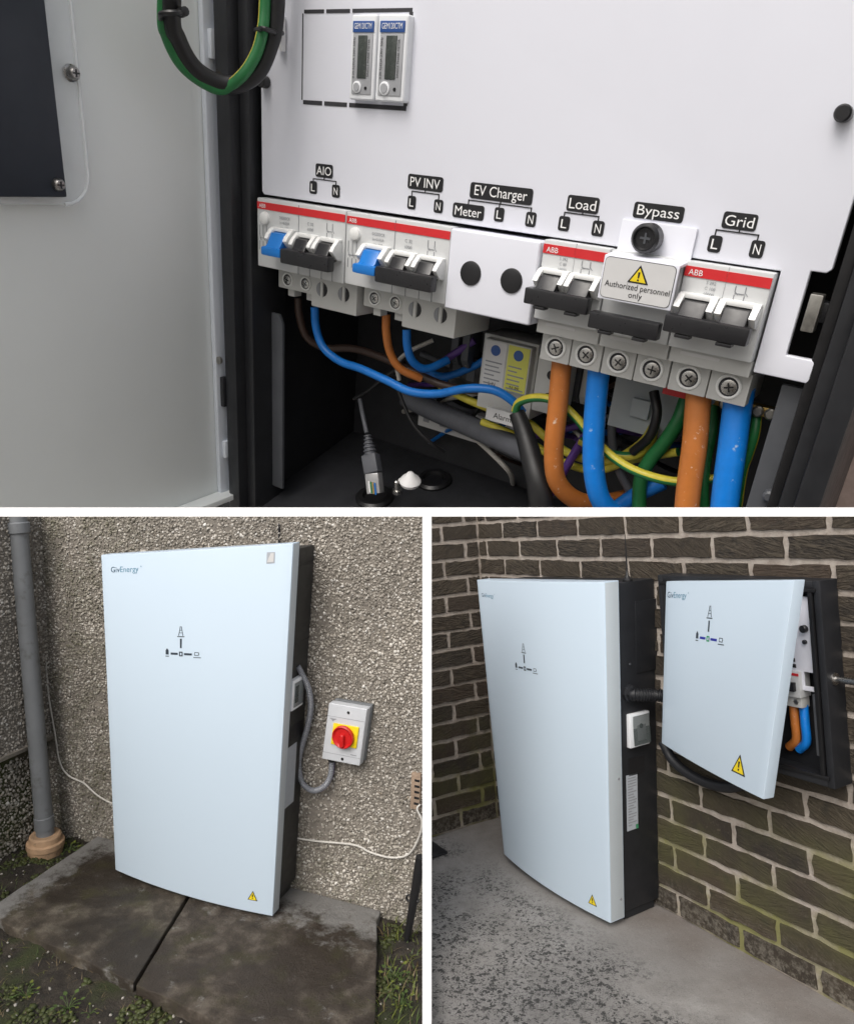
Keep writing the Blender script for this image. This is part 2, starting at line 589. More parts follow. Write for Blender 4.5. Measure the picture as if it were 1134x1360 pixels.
MB().box(LX - .2, LX - .022, -1.3, -.0005, -.25, .334).build('plinth', 'plinth_moss', sw, bevel=.006)
U, V = scatter(-1.2, -.005, -.1, .31, .0105)
P = np.stack([LX - .022 + NP.uniform(-.001, .002, len(U)), U, V], 1)
pebbles('plinth_pebbles', sw, 'pebble_damp', P, (1, 0, 0), .0058)
# drip edge at the foot of the dashing
MB().prism([(LX - .03, .322), (LX + .010, .330), (LX + .012, .345), (LX - .03, .352)], -1.3, -.001, axis=1).build('drip_edge', 'pebble_damp_mortar', sw, bevel=.003)

# soil
m, nt, b = nodes('soil')
v = coords(nt)
c = ramp(nt, noise_n(nt, v, 22, 9, .65), [(.25, (.012, .010, .008)), (.5, (.035, .028, .021)), (.75, (.075, .062, .045))]).outputs[0]
c = mix(nt, ramp(nt, noise_n(nt, v, 7, 6), [(.50, 0.0), (.64, .85)]).outputs[0], c, (.035, .045, .012))
nt.links.new(c, b.inputs['Base Color'])
b.inputs['Roughness'].default_value = .95
bump(nt, b, noise_n(nt, v, 160, 6, .7), .9, .01)
nx, ny = 150, 110
gx0, gx1, gy0, gy1 = -1.0, 1.6, -1.5, .02
vv, ff = [], []
def soil_z(x, y):
    return -.032 + .018 * noise.noise((x * 6, y * 6, 1.3)) + .012 * noise.noise((x * 19, y * 19, 4)) + .006 * noise.noise((x * 60, y * 60, 9))
for j in range(ny + 1):
    for i in range(nx + 1):
        x, y = gx0 + (gx1 - gx0) * i / nx, gy0 + (gy1 - gy0) * j / ny
        vv.append((x, y, soil_z(x, y)))
for j in range(ny):
    for i in range(nx):
        a = j * (nx + 1) + i
        ff.append((a, a + 1, a + nx + 2, a + nx + 1))
s_ = MB()
s_.add(vv, ff)
structure(s_.build('soil', 'soil', site='L', base=(0, 0, -.04), clip=CLIP['L'][:1]))

# two big concrete slabs
def slab_material(name, cols, wet, green, wash):
    m, nt, b = nodes(name)
    v = coords(nt)
    c = ramp(nt, noise_n(nt, v, 16, 8, .62), [(.34, cols[0]), (.5, cols[1]), (.64, cols[2])]).outputs[0]
    w = ramp(nt, noise_n(nt, v, 3.1, 5, .5, .6), [(.46, 0.0), (.53, .85)]).outputs[0]
    c = mix(nt, w, c, wet)
    gr = ramp(nt, noise_n(nt, v, 9, 7, .6), [(.52, 0.0), (.66, .8)]).outputs[0]
    c = mix(nt, gr, c, green)
    sp = ramp(nt, noise_n(nt, v, 85, 3, .6), [(.68, 0.0), (.74, .5)]).outputs[0]
    c = mix(nt, sp, c, (.16, .14, .115))
    s3 = N(nt, 'ShaderNodeSeparateXYZ')
    nt.links.new(v, s3.inputs[0])
    for ax, lo, hi in wash:                               # cement washed out over the edges when the wall was dashed
        mr = N(nt, 'ShaderNodeMapRange')
        nt.links.new(s3.outputs[ax], mr.inputs[0])
        mr.inputs[1].default_value, mr.inputs[2].default_value, mr.inputs[3].default_value, mr.inputs[4].default_value = lo, hi, 0.0, 1.0
        ad = N(nt, 'ShaderNodeMath', operation='MULTIPLY_ADD')
        nt.links.new(noise_n(nt, v, 17, 10, .78), ad.inputs[0])
        ad.inputs[1].default_value = 2.6
        sb_ = N(nt, 'ShaderNodeMath', operation='SUBTRACT')
        nt.links.new(mr.outputs[0], sb_.inputs[0])
        sb_.inputs[1].default_value = 1.15
        nt.links.new(sb_.outputs[0], ad.inputs[2])
        c = mix(nt, ramp(nt, ad.outputs[0], [(.40, 0.0), (.85, .85)]).outputs[0], c, (.24, .235, .225))
    nt.links.new(c, b.inputs['Base Color'])
    rr = mix(nt, w, (.85,) * 3, (.5,) * 3)
    nt.links.new(rr, b.inputs['Roughness'])
    bump(nt, b, noise_n(nt, v, 150, 8, .75), .8, .006, bump(nt, b, noise_n(nt, v, 14, 6), .6, .02))
slab_material('slab_a', ((.030, .023, .016), (.066, .053, .038), (.135, .115, .088)), (.024, .017, .011), (.048, .042, .015), [(0, -.36, -.50), (1, .16, .32), (1, -.18, -.44)])
slab_material('slab_b', ((.028, .021, .015), (.055, .043, .032), (.110, .092, .072)), (.030, .021, .014), (.040, .035, .014), [(1, .06, .30), (1, -.26, -.50)])
pv = thing('paving', '', '', 'L', (.3, -.3, 0))
for k in ('label', 'category'):
    del pv[k]
structure(pv)
def slab(poly, mat, seed):
    """a slab with a chipped, uneven outline"""
    pts = []
    n = len(poly)
    for i in range(n):
        p, q = Vector(poly[i]), Vector(poly[(i + 1) % n])
        m_ = max(2, int((q - p).length / .035))
        for k in range(m_):
            t = p.lerp(q, k / m_)
            j = .0035 if k else 0
            pts.append((t.x + j * noise.noise((t.x * 30, t.y * 30, seed)), t.y + j * noise.noise((t.x * 30, t.y * 30, seed + 7))))
    return MB().prism(pts, -.055, 0.0, axis=2).build('slab', mat, pv, bevel=.004, clip=CLIP['L'][:1], sharp=60)
g_ = lambda x, y: at('L', x, y, 2, 0)
j0, j1 = g_(253, 1190), g_(180, 1306)
fl, rr_ = g_(4, 1226), g_(499, 1345)
j0 = j0 + (j0 - j1) * .52
slab([(-.195, -.004), (-.188, -.445), (fl.x + .01, fl.y), (j1.x - .006, j1.y), (j0.x - .006, -.004)], 'slab_a', 3)
fr = g_(268, 1346)
slab([(j0.x + .006, -.004), (j1.x + .006, j1.y - .004), (fr.x, fr.y), (fr.x + .30, fr.y - .10), (rr_.x + .06, rr_.y - .18), (rr_.x, rr_.y), (.922, -.05), (.915, -.004)], 'slab_b', 11)
# grass, weeds, moss and litter on the soil
def blades(name, spots, mats, label, cat=None):
    mb = MB()
    for x, y, h, w, lean, k in spots:
        z = soil_z(x, y) - .004
        a = RNG.uniform(0, 6.28)
        dx, dy = math.cos(a), math.sin(a)
        px_, py_ = -dy * w, dx * w
        pts = []
        for i in range(4):
            t = i / 3
            ww = (1 - t) ** .8
            ox, oy, oz = dx * lean * t * t, dy * lean * t * t, h * (t - .25 * t * t * lean / max(h, .001) * .5)
            pts += [(x + ox + px_ * ww, y + oy + py_ * ww, z + oz), (x + ox - px_ * ww, y + oy - py_ * ww, z + oz)]
        mb.add(pts, [(0, 1, 3, 2), (2, 3, 5, 4), (4, 5, 7, 6)], k)
    o = mb.build(name, mats, site='L', base=(0, 0, -.04))
    o['kind'] = 'stuff'
    o['label'] = label
    return o
def leafmat(name, c):
    m, nt, b = nodes(name)
    v = coords(nt)
    nt.links.new(ramp(nt, noise_n(nt, v, 40, 3), [(.3, tuple(k * .7 for k in c)), (.7, tuple(k * 1.3 for k in c))]).outputs[0], b.inputs['Base Color'])
    b.inputs['Roughness'].default_value = .6
    b.inputs['Transmission Weight'].default_value = 0
leafmat('grass_green', (.055, .09, .018))
leafmat('grass_lime', (.11, .13, .02))
leafmat('grass_dry', (.15, .11, .055))
leafmat('moss_green', (.045, .055, .012))
sp = []
inslab = lambda x, y: (-.2 < x < rr_.x + .05 and y > -.62 and y > -.49 - .12 * max(0, x)) and not (x > .93 + max(0, -y) * .3)
def soilspots(n, fn, size=(.012, .03), cols=(0, 1, 2), lean=.03, w=(.0008, .0018)):
    out = []
    while len(out) < n:
        x, y = fn()
        if inslab(x, y) or x < LX - .02:
            n -= .2
            continue
        if not inside('L', (x, y, 0), .02) and (Vector((x, y, 0)) - CLIP['L'][0][0]).dot(CLIP['L'][0][1]) > -.02:
            n -= .2
            continue
        out.append((x, y, RNG.uniform(*size), RNG.uniform(*w), RNG.uniform(.2, 1) * lean, RNG.choice(cols)))
    return out
rg = lambda a, b_, c_, d: (lambda: (RNG.uniform(a, b_), RNG.uniform(c_, d)))
sp += soilspots(1500, rg(-.4, .75, -1.0, -.45), (.006, .022), (2, 2, 2, 0, 1), .035, (.0006, .0013))
sp += soilspots(420, rg(-.395, -.2, -.7, 0), (.006, .02), (0, 0, 1), .02)
sp += soilspots(520, rg(.92, 1.3, -.55, -.01), (.012, .045), (0, 1, 1, 2), .04, (.0012, .0028))
blades('grass', sp, ['grass_green', 'grass_lime', 'grass_dry'], 'short grass and dry stalks on the dark soil around the slabs')
# moss cushions: low bumpy mats
U, V = scatter(-.39, 1.1, -.95, -.004, .012)
P = []
for x, y in zip(U, V):
    if inslab(x, y):
        continue
    if noise.noise((x * 7, y * 7, 3.3)) > .12 or (x < -.2 and noise.noise((x * 9, y * 9, 8)) > -.15):
        P.append((x, y, soil_z(x, y) + .001))
P = np.array(P)
P = P[((P - np.array(CLIP['L'][0][0])) @ np.array(CLIP['L'][0][1])) < -.02]
ms = bpy.data.objects.new('moss', None)
C.objects.link(ms)
ms.matrix_world = SITE['L'].copy()
BASE[ms.name] = Vector((0, 0, 0))
mo = pebbles('moss', ms, 'moss_green', P, (0, .001, 1), .0075, .5)
mo.parent = None
mo.matrix_world = SITE['L'].copy()
mo['label'] = 'dark green moss cushions on the soil beside the slabs'
bpy.data.objects.remove(ms)
mo.name = 'moss'
# leafy weeds
def weed(label, x, y, n, r):
    z = soil_z(x, y)
    root = thing('weed', label, 'weed', 'L', (x, y, z), 'small leafy weeds')
    st = MB()
    for i in range(n):
        a = 6.28 * i / n + RNG.uniform(-.3, .3)
        rr = r * RNG.uniform(.6, 1.1)
        tip = Vector((x + math.cos(a) * rr, y + math.sin(a) * rr, z + rr * RNG.uniform(.3, .8)))
        st.tube([(x, y, z), (x + math.cos(a) * rr * .5, y + math.sin(a) * rr * .5, z + rr * .5), tip], .0008, 5, smooth=2)
        d = Vector((math.cos(a), math.sin(a), .15)).normalized()
        s2 = Vector((-math.sin(a), math.cos(a), 0))
        l, w = rr * .42, rr * .15
        pts = [tip - d * l * .3, tip + s2 * w + d * l * .1, tip + d * l * .5 + s2 * w * .7, tip + d * l * .75, tip + d * l * .5 - s2 * w * .7, tip - s2 * w + d * l * .1]
        MB().add(pts, [(0, 1, 2, 3), (0, 3, 4, 5)]).build('leaf', RNG.choice(['grass_green', 'grass_lime']), root)
    st.build('stem', 'grass_green', root)
p = g_(43, 1300)
weed('small green weed on soil at the lower left of the slabs', p.x, p.y - .02, 11, .030)
p = g_(99, 1318)
weed('yellow green weed tuft below the front edge of the left slab', p.x, p.y - .02, 12, .034)
p = g_(128, 1322)
weed('tiny pale weed in dark soil near the slab joint', p.x, p.y - .02, 5, .022)
p = g_(92, 1118)
weed('dark leafy weed in the corner behind the terracotta collar', p.x, p.y, 12, .034)
p = g_(512, 1285)
weed('bright green weed at the right edge of the right slab', p.x + .03, p.y, 13, .036)
p = g_(520, 1320)
weed('lime green weed lower down beside the right slab', p.x + .03, p.y, 13, .033)

# ------------------------------------------------------------------ wall cabinets
class Cab:
    """outline of a cabinet: slightly out of square, front bowed outwards"""
    def __init__(s, site, D, corners, bulge, quad, th):
        """corners: (x, z) of top left, top right, bottom left, bottom right"""
        s.site, s.D, s.c = site, D, corners
        s.W = (corners[1][0] - corners[0][0] + corners[3][0] - corners[2][0]) / 2
        s.z0 = min(corners[2][1], corners[3][1])
        s.H = (corners[0][1] + corners[1][1] - corners[2][1] - corners[3][1]) / 2
        s.bulge, s.th = bulge, th
        # photograph corners TL TR BL BR -> (u, v)
        src = [(quad[0], (0, 1)), (quad[1], (1, 1)), (quad[2], (0, 0)), (quad[3], (1, 0))]
        M, R = [], []
        for (x, y), (u, v) in src:
            M += [[x, y, 1, 0, 0, 0, -u * x, -u * y], [0, 0, 0, x, y, 1, -v * x, -v * y]]
            R += [u, v]
        s.h = np.linalg.solve(np.array(M, float), np.array(R, float))
    def uv(s, x, y):
        h = s.h
        w = h[6] * x + h[7] * y + 1
        return (h[0] * x + h[1] * y + h[2]) / w, (h[3] * x + h[4] * y + h[5]) / w
    def xz(s, u, v):
        tl, tr, bl, br = s.c
        return tuple((1 - v) * ((1 - u) * bl[i] + u * br[i]) + v * ((1 - u) * tl[i] + u * tr[i]) for i in (0, 1))
    def front(s, u, v, off=0.0):
        x, z = s.xz(u, v)
        return (x, -s.D - s.bulge * 4 * u * (1 - u) - off, z)
    def mark(s, px, py, off=.0006):
        """text-plane function centred on a point of the front"""
        u0, v0 = s.uv(px, py)
        return lambda a, b_: s.front(u0 + a / s.W, v0 + b_ / s.H, off)
    def pt(s, u, y, v):
        x, z = s.xz(u, v)
        return (x, y, z)
def warning(c, parent, px, py, h):
    f = c.mark(px, py, .0007)
    g2 = c.mark(px, py, .0011)
    mb = MB()
    mb.add([f(-.58 * h, -.5 * h), f(.58 * h, -.5 * h), f(0, .5 * h)], [(0, 1, 2)], 0)
    mb.add([g2(-.45 * h, -.43 * h), g2(.45 * h, -.43 * h), g2(0, .35 * h)], [(0, 1, 2)], 1)
    g3 = c.mark(px, py, .0015)
    mb.add([g3(-.05 * h, -.17 * h), g3(.05 * h, -.17 * h), g3(.07 * h, .14 * h), g3(-.07 * h, .14 * h)], [(0, 1, 2, 3)], 0)
    mb.add([g3(-.055 * h, -.33 * h), g3(.055 * h, -.33 * h), g3(.055 * h, -.23 * h), g3(-.055 * h, -.23 * h)], [(0, 1, 2, 3)], 0)
    mb.build('warning_triangle', ['print_black', 'warn_yellow'], parent, flat=True)
def rect(mb, f, a0, a1, b0, b1, m=0):
    n = 4
    vs_ = [f(a0 + (a1 - a0) * i / n, b0) for i in range(n + 1)] + [f(a0 + (a1 - a0) * i / n, b1) for i in range(n + 1)]
    mb.add(vs_, [(i, i + 1, n + 2 + i, n + 1 + i) for i in range(n)], m)
def status_marks(f, parent, k, lit=False):
    """flow diagram printed on a cover: pylon on top, house left, battery right, bars between"""
    m1 = 1 if lit else 0
    mb = MB()
    rect(mb, f, -.0035 * k, .0035 * k, .020 * k, .052 * k)                       # bar up
    build = [(-.040, -.012, -.0035, .0035), (.012, .042, -.0035, .0035)]
    for a0, a1, b0, b1 in build:
        rect(mb, f, a0 * k, a1 * k, b0 * k, b1 * k, m1)
    rect(mb, f, -.007 * k, .007 * k, .004 * k, .008 * k, 2 if lit else 0)
    rect(mb, f, -.007 * k, -.003 * k, -.008 * k, .004 * k, 2 if lit else 0)
    rect(mb, f, -.003 * k, .007 * k, -.008 * k, -.004 * k, 2 if lit else 0)
    rect(mb, f, .003 * k, .007 * k, -.004 * k, .004 * k, 0)
    mb.build('flow_bars', ['print_slate', 'led_blue', 'led_green'], parent, flat=True)
    py = MB()
    for sgn in (-1, 1):
        py.add([f(sgn * .0095 * k, .062 * k), f(sgn * .0072 * k, .062 * k), f(sgn * .0005 * k, .094 * k), f(sgn * .003 * k, .094 * k)], [(0, 1, 2, 3)])
    rect(py, f, -.006 * k, .006 * k, .071 * k, .0725 * k)
    rect(py, f, -.004 * k, .004 * k, .080 * k, .0815 * k)
    rect(py, f, -.014 * k, .014 * k, .0575 * k, .0605 * k, 0)
    py.build('pylon_icon', 'print_slate', parent, flat=True)
    ho = MB()
    ho.add([f(-.060 * k, -.004 * k), f(-.048 * k, -.004 * k), f(-.048 * k, .010 * k), f(-.054 * k, .018 * k), f(-.060 * k, .010 * k)], [(0, 1, 2, 3, 4)])
    rect(ho, f, -.061 * k, -.047 * k, -.011 * k, -.0085 * k)
    ho.build('house_icon', 'print_slate', parent, flat=True)
    ba = MB()
    for a0, a1, b0, b1 in ((.052, .068, .006, .008), (.052, .068, -.004, -.002), (.052, .054, -.002, .006), (.066, .068, -.002, .006), (.068, .0695, 0, .004), (.048, .076, -.0115, -.009)):
        rect(ba, f, a0 * k, a1 * k, b0 * k, b1 * k)
    ba.build('battery_icon', 'print_slate', parent, flat=True)
def logo(f, parent, k):
    mb = MB()
    mb.text('Giv', f, k, 0, 'L')
    w = text_geo('Giv')[3] * k
    mb.text('Energy', lambda a, b_: f(a + w * 1.02, b_), k, 1, 'L')
    w += text_geo('Energy')[3] * k
    mb.text('+', lambda a, b_: f(a + w * 1.05, b_ + k * .45), k * .5, 1, 'L')
    mb.build('logo', ['print_logo', 'print_logo_pale'], parent, flat=True)
def cover(c, parent, edge='cover_edge'):
    """bowed front cover: front skin, four folded returns"""
    n = 28
    mb = MB()
    yb = -c.D + c.th
    vs_, fs = [], []
    for v in (0, 1):
        vs_ += [c.front(i / n, v) for i in range(n + 1)]
    for v in (0, 1):
        vs_ += [c.pt(i / n, yb, v) for i in range(n + 1)]
    k = n + 1
    for i in range(n):
        mb_f = [(i, i + 1, k + i + 1, k + i), (2 * k + i + 1, 2 * k + i, 3 * k + i, 3 * k + i + 1), (i + 1, i, 2 * k + i, 2 * k + i + 1), (k + i, k + i + 1, 3 * k + i + 1, 3 * k + i)]
        fs += mb_f
    fs += [(0, k, 3 * k, 2 * k), (n, 2 * k + n, 3 * k + n, k + n)]
    mb.add(vs_, fs)
    mb.m[-1] = 1  # right return alone gets the greyer cover colour: its side shade is painted in
    return mb.build('cover', ['cover_white', edge], parent, bevel=.0035, seg=2, sharp=25)
def body(c, parent, mat, inset=.012, drop=.012):
    yb = -c.D + c.th - .004
    iu, iv = inset / c.W, drop / c.H
    pts = [c.pt(iu, yb, iv), c.pt(1 - iu, yb, iv), c.pt(1 - iu, -.004, iv), c.pt(iu, -.004, iv), c.pt(iu, yb, 1 - iv), c.pt(1 - iu, yb, 1 - iv), c.pt(1 - iu, -.004, 1 - iv), c.pt(iu, -.004, 1 - iv)]
    return MB().hexa(pts).build('body', mat, parent, bevel=.006)

LQ = [(131, 740), (393, 717), (157, 1155), (360, 1218)]
RQ = [(630, 771), (806.7, 771.5), (671, 1135), (807, 1226.7)]
def corners(site, D, pts):
    out = [at(site, x, y, 1, -D) for x, y in pts]
    return [(p.x, p.z) for p in out]
lc = Cab('L', .1698, corners('L', .1698, [(134.5, 737), (389.5, 721.5), (153.5, 1155.5), (362, 1217)]), .022, LQ, .040)
rc = Cab('R', .2340, corners('R', .2340, [(633, 770), (802, 773), (669, 1134.5), (810.5, 1226.5)]), .026, RQ, .062)

# --- left yard cabinet
lb = thing('battery_cabinet', 'bowed pale blue white cabinet standing alone against the pebbledash wall', 'cabinet', 'L', (.33, -.08, .012))
cv = cover(lc, lb)
bd = body(lc, lb, 'body_graphite', .016, .022)
MB().box(.05, .60, -.10, -.01, .0008, .04).build('foot', 'body_graphite', lb, bevel=.003)
logo(lc.mark(145.5, 767), cv, .0265)
status_marks(lc.mark(240, 886), cv, .92)
warning(lc, cv, 334.5, 1191.5, .030)
st = MB()
f = lc.mark(361, 741)
rect(st, f, -.012, .012, -.016, .016, 0)
f2 = lc.mark(361, 741, .0012)
st.add([f2(-.010, -.012), f2(.009, -.012), f2(.009, .013), f2(.000, .013), f2(-.006, .0)], [(0, 1, 2, 3, 4)], 1)
st.build('film_tab', ['sticker', 'label_white'], cv, flat=True)
# right flank of the body: two dark joints, hand hold, rating label, glazed breaker flap
sxL = lambda v: lc.xz(1 - .016 / lc.W, v)[0]
def flank(y0, y1, v0, v1, out, name, mat, parent, bev=.0008, c=lc, sx=sxL):
    z0, z1 = c.xz(1, v0)[1], c.xz(1, v1)[1]
    xa, xb = sx(v0), sx(v1)
    p = [(xa - .004, y0, z0), (xa + out, y0, z0), (xa + out, y1, z0), (xa - .004, y1, z0), (xb - .004, y0, z1), (xb + out, y0, z1), (xb + out, y1, z1), (xb - .004, y1, z1)]
    return MB().hexa(p).build(name, mat, parent, bevel=bev)
flank(-.128, -.006, .9345, .9375, .0006, 'joint', 'print_black', bd, 0)
flank(-.128, -.006, .722, .725, .0006, 'joint', 'print_black', bd, 0)
flank(-.125, -.010, .760, .930, .0022, 'access_panel', 'body_graphite', bd, .001)
flank(-.122, -.018, .455, .495, .0008, 'hand_hold', 'print_black', bd, 0)
flank(-.118, -.050, .27, .44, .0008, 'rating_label', 'sticker', bd, 0)
flap = flank(-.122, -.052, .548, .630, .016, 'breaker_flap', 'meter_white', bd, .004)
flank(-.112, -.058, .556, .622, .0185, 'flap_window', 'flap_glass', flap, .002)
flank(-.105, -.085, .566, .612, .0172, 'breaker_lever', 'toggle_black', flap, .001)

# grey cable from the cabinet's flank down to the switch, looping up into it
W_ = lambda x, y, d=-.03: at('L', x, y, 1, d)
p0 = Vector((sxL(.65), -.07, W_(391, 884, -.07).z))
cb = MB()
cb.tube([p0, W_(400, 893, -.065), W_(410, 915, -.05), W_(413, 940, -.035), W_(408, 968, -.022), W_(400, 995, -.018), W_(397, 1018, -.018), W_(402, 1040, -.02), W_(416, 1050, -.025), W_(431, 1044, -.032), W_(439, 1030, -.020), W_(441, 1012, -.016)],
        .0088, 16, ribs=(.0055, .0006), stripe=(1, 2, 1))
tag(cb.build('power_cable', ['cable_flex', 'cable_purple'], site='L', base=(.73, -.03, .6)), 'thick grey cable looping from the cabinet flank up into the red switch box', 'cable')
# rotary switch box
s0, s1, s2, s3 = at('L', 437, 936, 1, -.046), at('L', 489, 940, 1, -.046), at('L', 427, 1008, 1, -.046), at('L', 476, 1017, 1, -.046)
bx0, bx1, bz0, bz1 = (s0.x + s2.x) / 2, (s1.x + s3.x) / 2, (s2.z + s3.z) / 2, (s0.z + s1.z) / 2
sk = .020
ri = thing('isolator_switch', 'grey switch box with red rotary knob on yellow plate', 'switch', 'L', ((bx0 + bx1) / 2, 0, bz0))
SH = lambda x, y, z: (x + sk * ((z - bz0) / (bz1 - bz0) - .5), y + .039 if y < -.05 else y * .3, z)
def shx(x0, x1, y0, y1, z0, z1):
    return [SH(x0, y0, z0), SH(x1, y0, z0), SH(x1, y1, z0), SH(x0, y1, z0), SH(x0, y0, z1), SH(x1, y0, z1), SH(x1, y1, z1), SH(x0, y1, z1)]
MB().hexa(shx(bx0 + .004, bx1 + .003, -.055, -.003, bz0 + .004, bz1 + .004)).build('back_box', 'switch_base', ri, bevel=.004)
lid = MB().hexa(shx(bx0, bx1, -.085, -.0555, bz0, bz1)).build('lid', 'switch_grey', ri, bevel=.004, seg=3)
zm = (bz0 + bz1) / 2
for zz, nm in ((bz1 - .020, 'screw'), (bz0 + .012, 'screw')):
    q = SH((bx0 + bx1) / 2 + .005, -.0852, zz)
    MB().cyl(q, (0, -1, 0), .0012, .0045, 14).build(nm, 'print_black', lid)
for zz in (bz1 - .040, bz0 + .024):
    MB().hexa(shx(bx0 + .002, bx1 - .002, -.0856, -.0845, zz - .0004, zz + .0004)).build('groove', 'print_pale', lid)
w = bx1 - bx0
yp = MB().hexa(shx(bx0 + w * .20, bx1 - w * .13, -.090, -.0853, zm - .036, zm + .032)).build('yellow_plate', 'switch_yellow', ri, bevel=.0025)
kc = SH(bx0 + w * .52, -.0902, zm - .004)
kn = MB().lathe(kc, (0, -1, 0), [(0, .034), (.003, .0355), (.012, .0345), (.0135, .032), (.008, .026), (.0075, .001)], 36).build('knob', 'switch_red', ri)
hb = MB().box(kc[0] - .007, kc[0] + .007, kc[1] - .020, kc[1] - .0065, kc[2] - .028, kc[2] + .010).build('knob_grip', 'switch_red', kn, bevel=.005, seg=3)
tx = MB()
fq = lambda a, b_: SH(bx0 + .020 + a, -.0860, bz1 - .052 + b_)
tx.add([fq(-.012, .006), fq(.014, .006), fq(.008, .003), fq(.001, -.003), fq(-.004, .003)], [(0, 1, 2, 3, 4)])
fq2 = lambda a, b_: SH(bx1 - .024 + a, -.0860, bz0 + .030 + b_)
tx.add([fq2(-.010, 0), fq2(.010, 0), fq2(.010, .0025), fq2(-.010, .0025)], [(0, 1, 2, 3)])
tx.build('maker_mark', 'print_grey', lid, flat=True)
MB().cyl((W_(441, 1012, -.020).x, -.020, bz0 - .012), (0, 0, 1), .018, .013, 16).build('cable_gland', 'print_black', ri)

# thin white cable: down the corner, behind the cabinet
def off_corner(p):
    return Vector((max(p.x, LX - .09 * p.z + .026), min(p.y, -.011), p.z))
tc = MB()
tc.tube([off_corner(q_) for q_ in [W_(43, 682, -.006), W_(44, 720, -.006), W_(49, 790, -.007), (W_(56, 850, -.006)), W_(66, 920, -.007), W_(75, 975, -.007), W_(81, 1012, -.008), W_(92, 1030, -.01), W_(112, 1040, -.01), W_(130, 1056, -.01), W_(150, 1067, -.01), W_(170, 1072, -.008)]], .0030, 8)
tag(tc.build('thin_cable', 'cable_white', site='L', base=(LX + .05, 0, 0)), 'thin off white cable running down the corner left of the cabinet', 'cable')
tc = MB()
tc.tube([W_(366, 1108, -.006), W_(380, 1111, -.006), W_(420, 1117, -.006), W_(470, 1122, -.006), W_(492, 1132, -.007), W_(520, 1139, -.008), W_(543, 1134, -.010), W_(557, 1110, -.014), W_(560, 1090, -.018), W_(554, 1075, -.018), (W_(558, 1068, -.012))], .0032, 8)
tag(tc.build('thin_cable', 'cable_white', site='L', base=(.8, 0, .2)), 'thin off white cable sagging along the wall to the air brick', 'cable')
for xy in ((46, 742), (60, 880)):
    q = off_corner(W_(*xy, -.004))
    tag(MB().box(q.x - .004, q.x + .004, -.011, -.001, q.z - .003, q.z + .003).build('cable_clip', 'cable_white', site='L', base=q, bevel=.001),
        'small cable clip ' + ('near the top' if xy[1] < 800 else 'lower down') + ' of the thin corner cable', 'clip')

# grey drainpipe and its terracotta collar
gp = at('L', 50, 1116, 2, 0.0)
gp = Vector((max(gp.x, LX + .06), gp.y, 0))
prr = .030
dp = thing('drainpipe', 'grey plastic drainpipe standing in the left corner', 'pipe', 'L', (gp.x, gp.y, 0))
# the pipe leans with the house wall
lean = at('L', 14, 700, 1, gp.y)
top = Vector((gp.x - .115, gp.y, 1.3))
MB().tube([(gp.x, gp.y, .028), top], prr, 24, smooth=0).build('pipe', 'pipe_grey', dp, clip=CLIP['L'][1:])
zb = Vector((gp.x, gp.y, .028)).lerp(top, .84)
MB().lathe(zb, top - Vector((gp.x, gp.y, 0)), [(0, prr + .001), (.003, prr + .006), (.036, prr + .006), (.04, prr + .001)], 24).build('bracket', 'pipe_grey', dp)
zb2 = Vector((gp.x, gp.y, .028)).lerp(top, .02)
MB().lathe(zb2, top - Vector((gp.x, gp.y, 0)), [(0, prr + .001), (.001, prr + .003), (.042, prr + .003), (.044, prr + .001)], 24).build('socket', 'pipe_grey', dp)
tcx = thing('drain_collar', 'terracotta drain collar at the foot of the grey pipe', 'collar', 'L', (gp.x, gp.y, -.03))
MB().lathe((gp.x, gp.y, -.045), (0, 0, 1), [(0, .056), (.030, .058), (.034, .062), (.052, .062), (.056, .054), (.074, .052), (.079, .047), (.0785, .031)], 32).build('collar', 'terracotta', tcx)

# air brick half hidden at the edge, black pipe with an eyelet at the right
q0, q1 = W_(553, 1030, -.004), W_(546, 1072, -.004)
ab = thing('air_brick', 'buff clay air brick with slots at the right edge of the pebbledash', 'air brick', 'L', (q0.x, 0, q1.z))
MB().box(q1.x, q1.x + .030, -.014, .01, q1.z, q0.z + .01).build('frame', 'airbrick', ab, bevel=.003, clip=CLIP['L'][:1])
for i in range(5):
    zz = q1.z + .016 + i * (q0.z - q1.z - .012) / 5
    MB().box(q1.x + .012, q1.x + .028, -.0148, -.0135, zz, zz + .007).build('slot', 'print_black', ab, clip=CLIP['L'][:1])
k0, k1 = at('L', 557, 1150, 1, -.05), at('L', 540, 1250, 2, -.03)
bp = thing('black_pipe', 'short black pipe with a side eyelet beside the right slab', 'pipe', 'L', (k1.x, k1.y, -.04))
MB().tube([k1, k1.lerp(k0, .5), k0 + (k0 - k1) * .12], [.010, .013, .016], 14, smooth=0).build('pipe', 'cable_black', bp, clip=CLIP['L'][:1])
e = at('L', 544, 1193, 1, (k0.y + k1.y) / 2)
ring = []
for i in range(13):
    a = 6.283 * i / 12
    ring.append((e.x + .010 * math.cos(a), e.y, e.z + .010 * math.sin(a)))
MB().tube(ring, .0035, 8, smooth=0).build('eyelet', 'cable_black', bp)
MB().tube([e + Vector((.008, 0, 0)), e + Vector((.03, 0, -.002))], .006, 8, smooth=0).build('eyelet_arm', 'cable_black', bp)

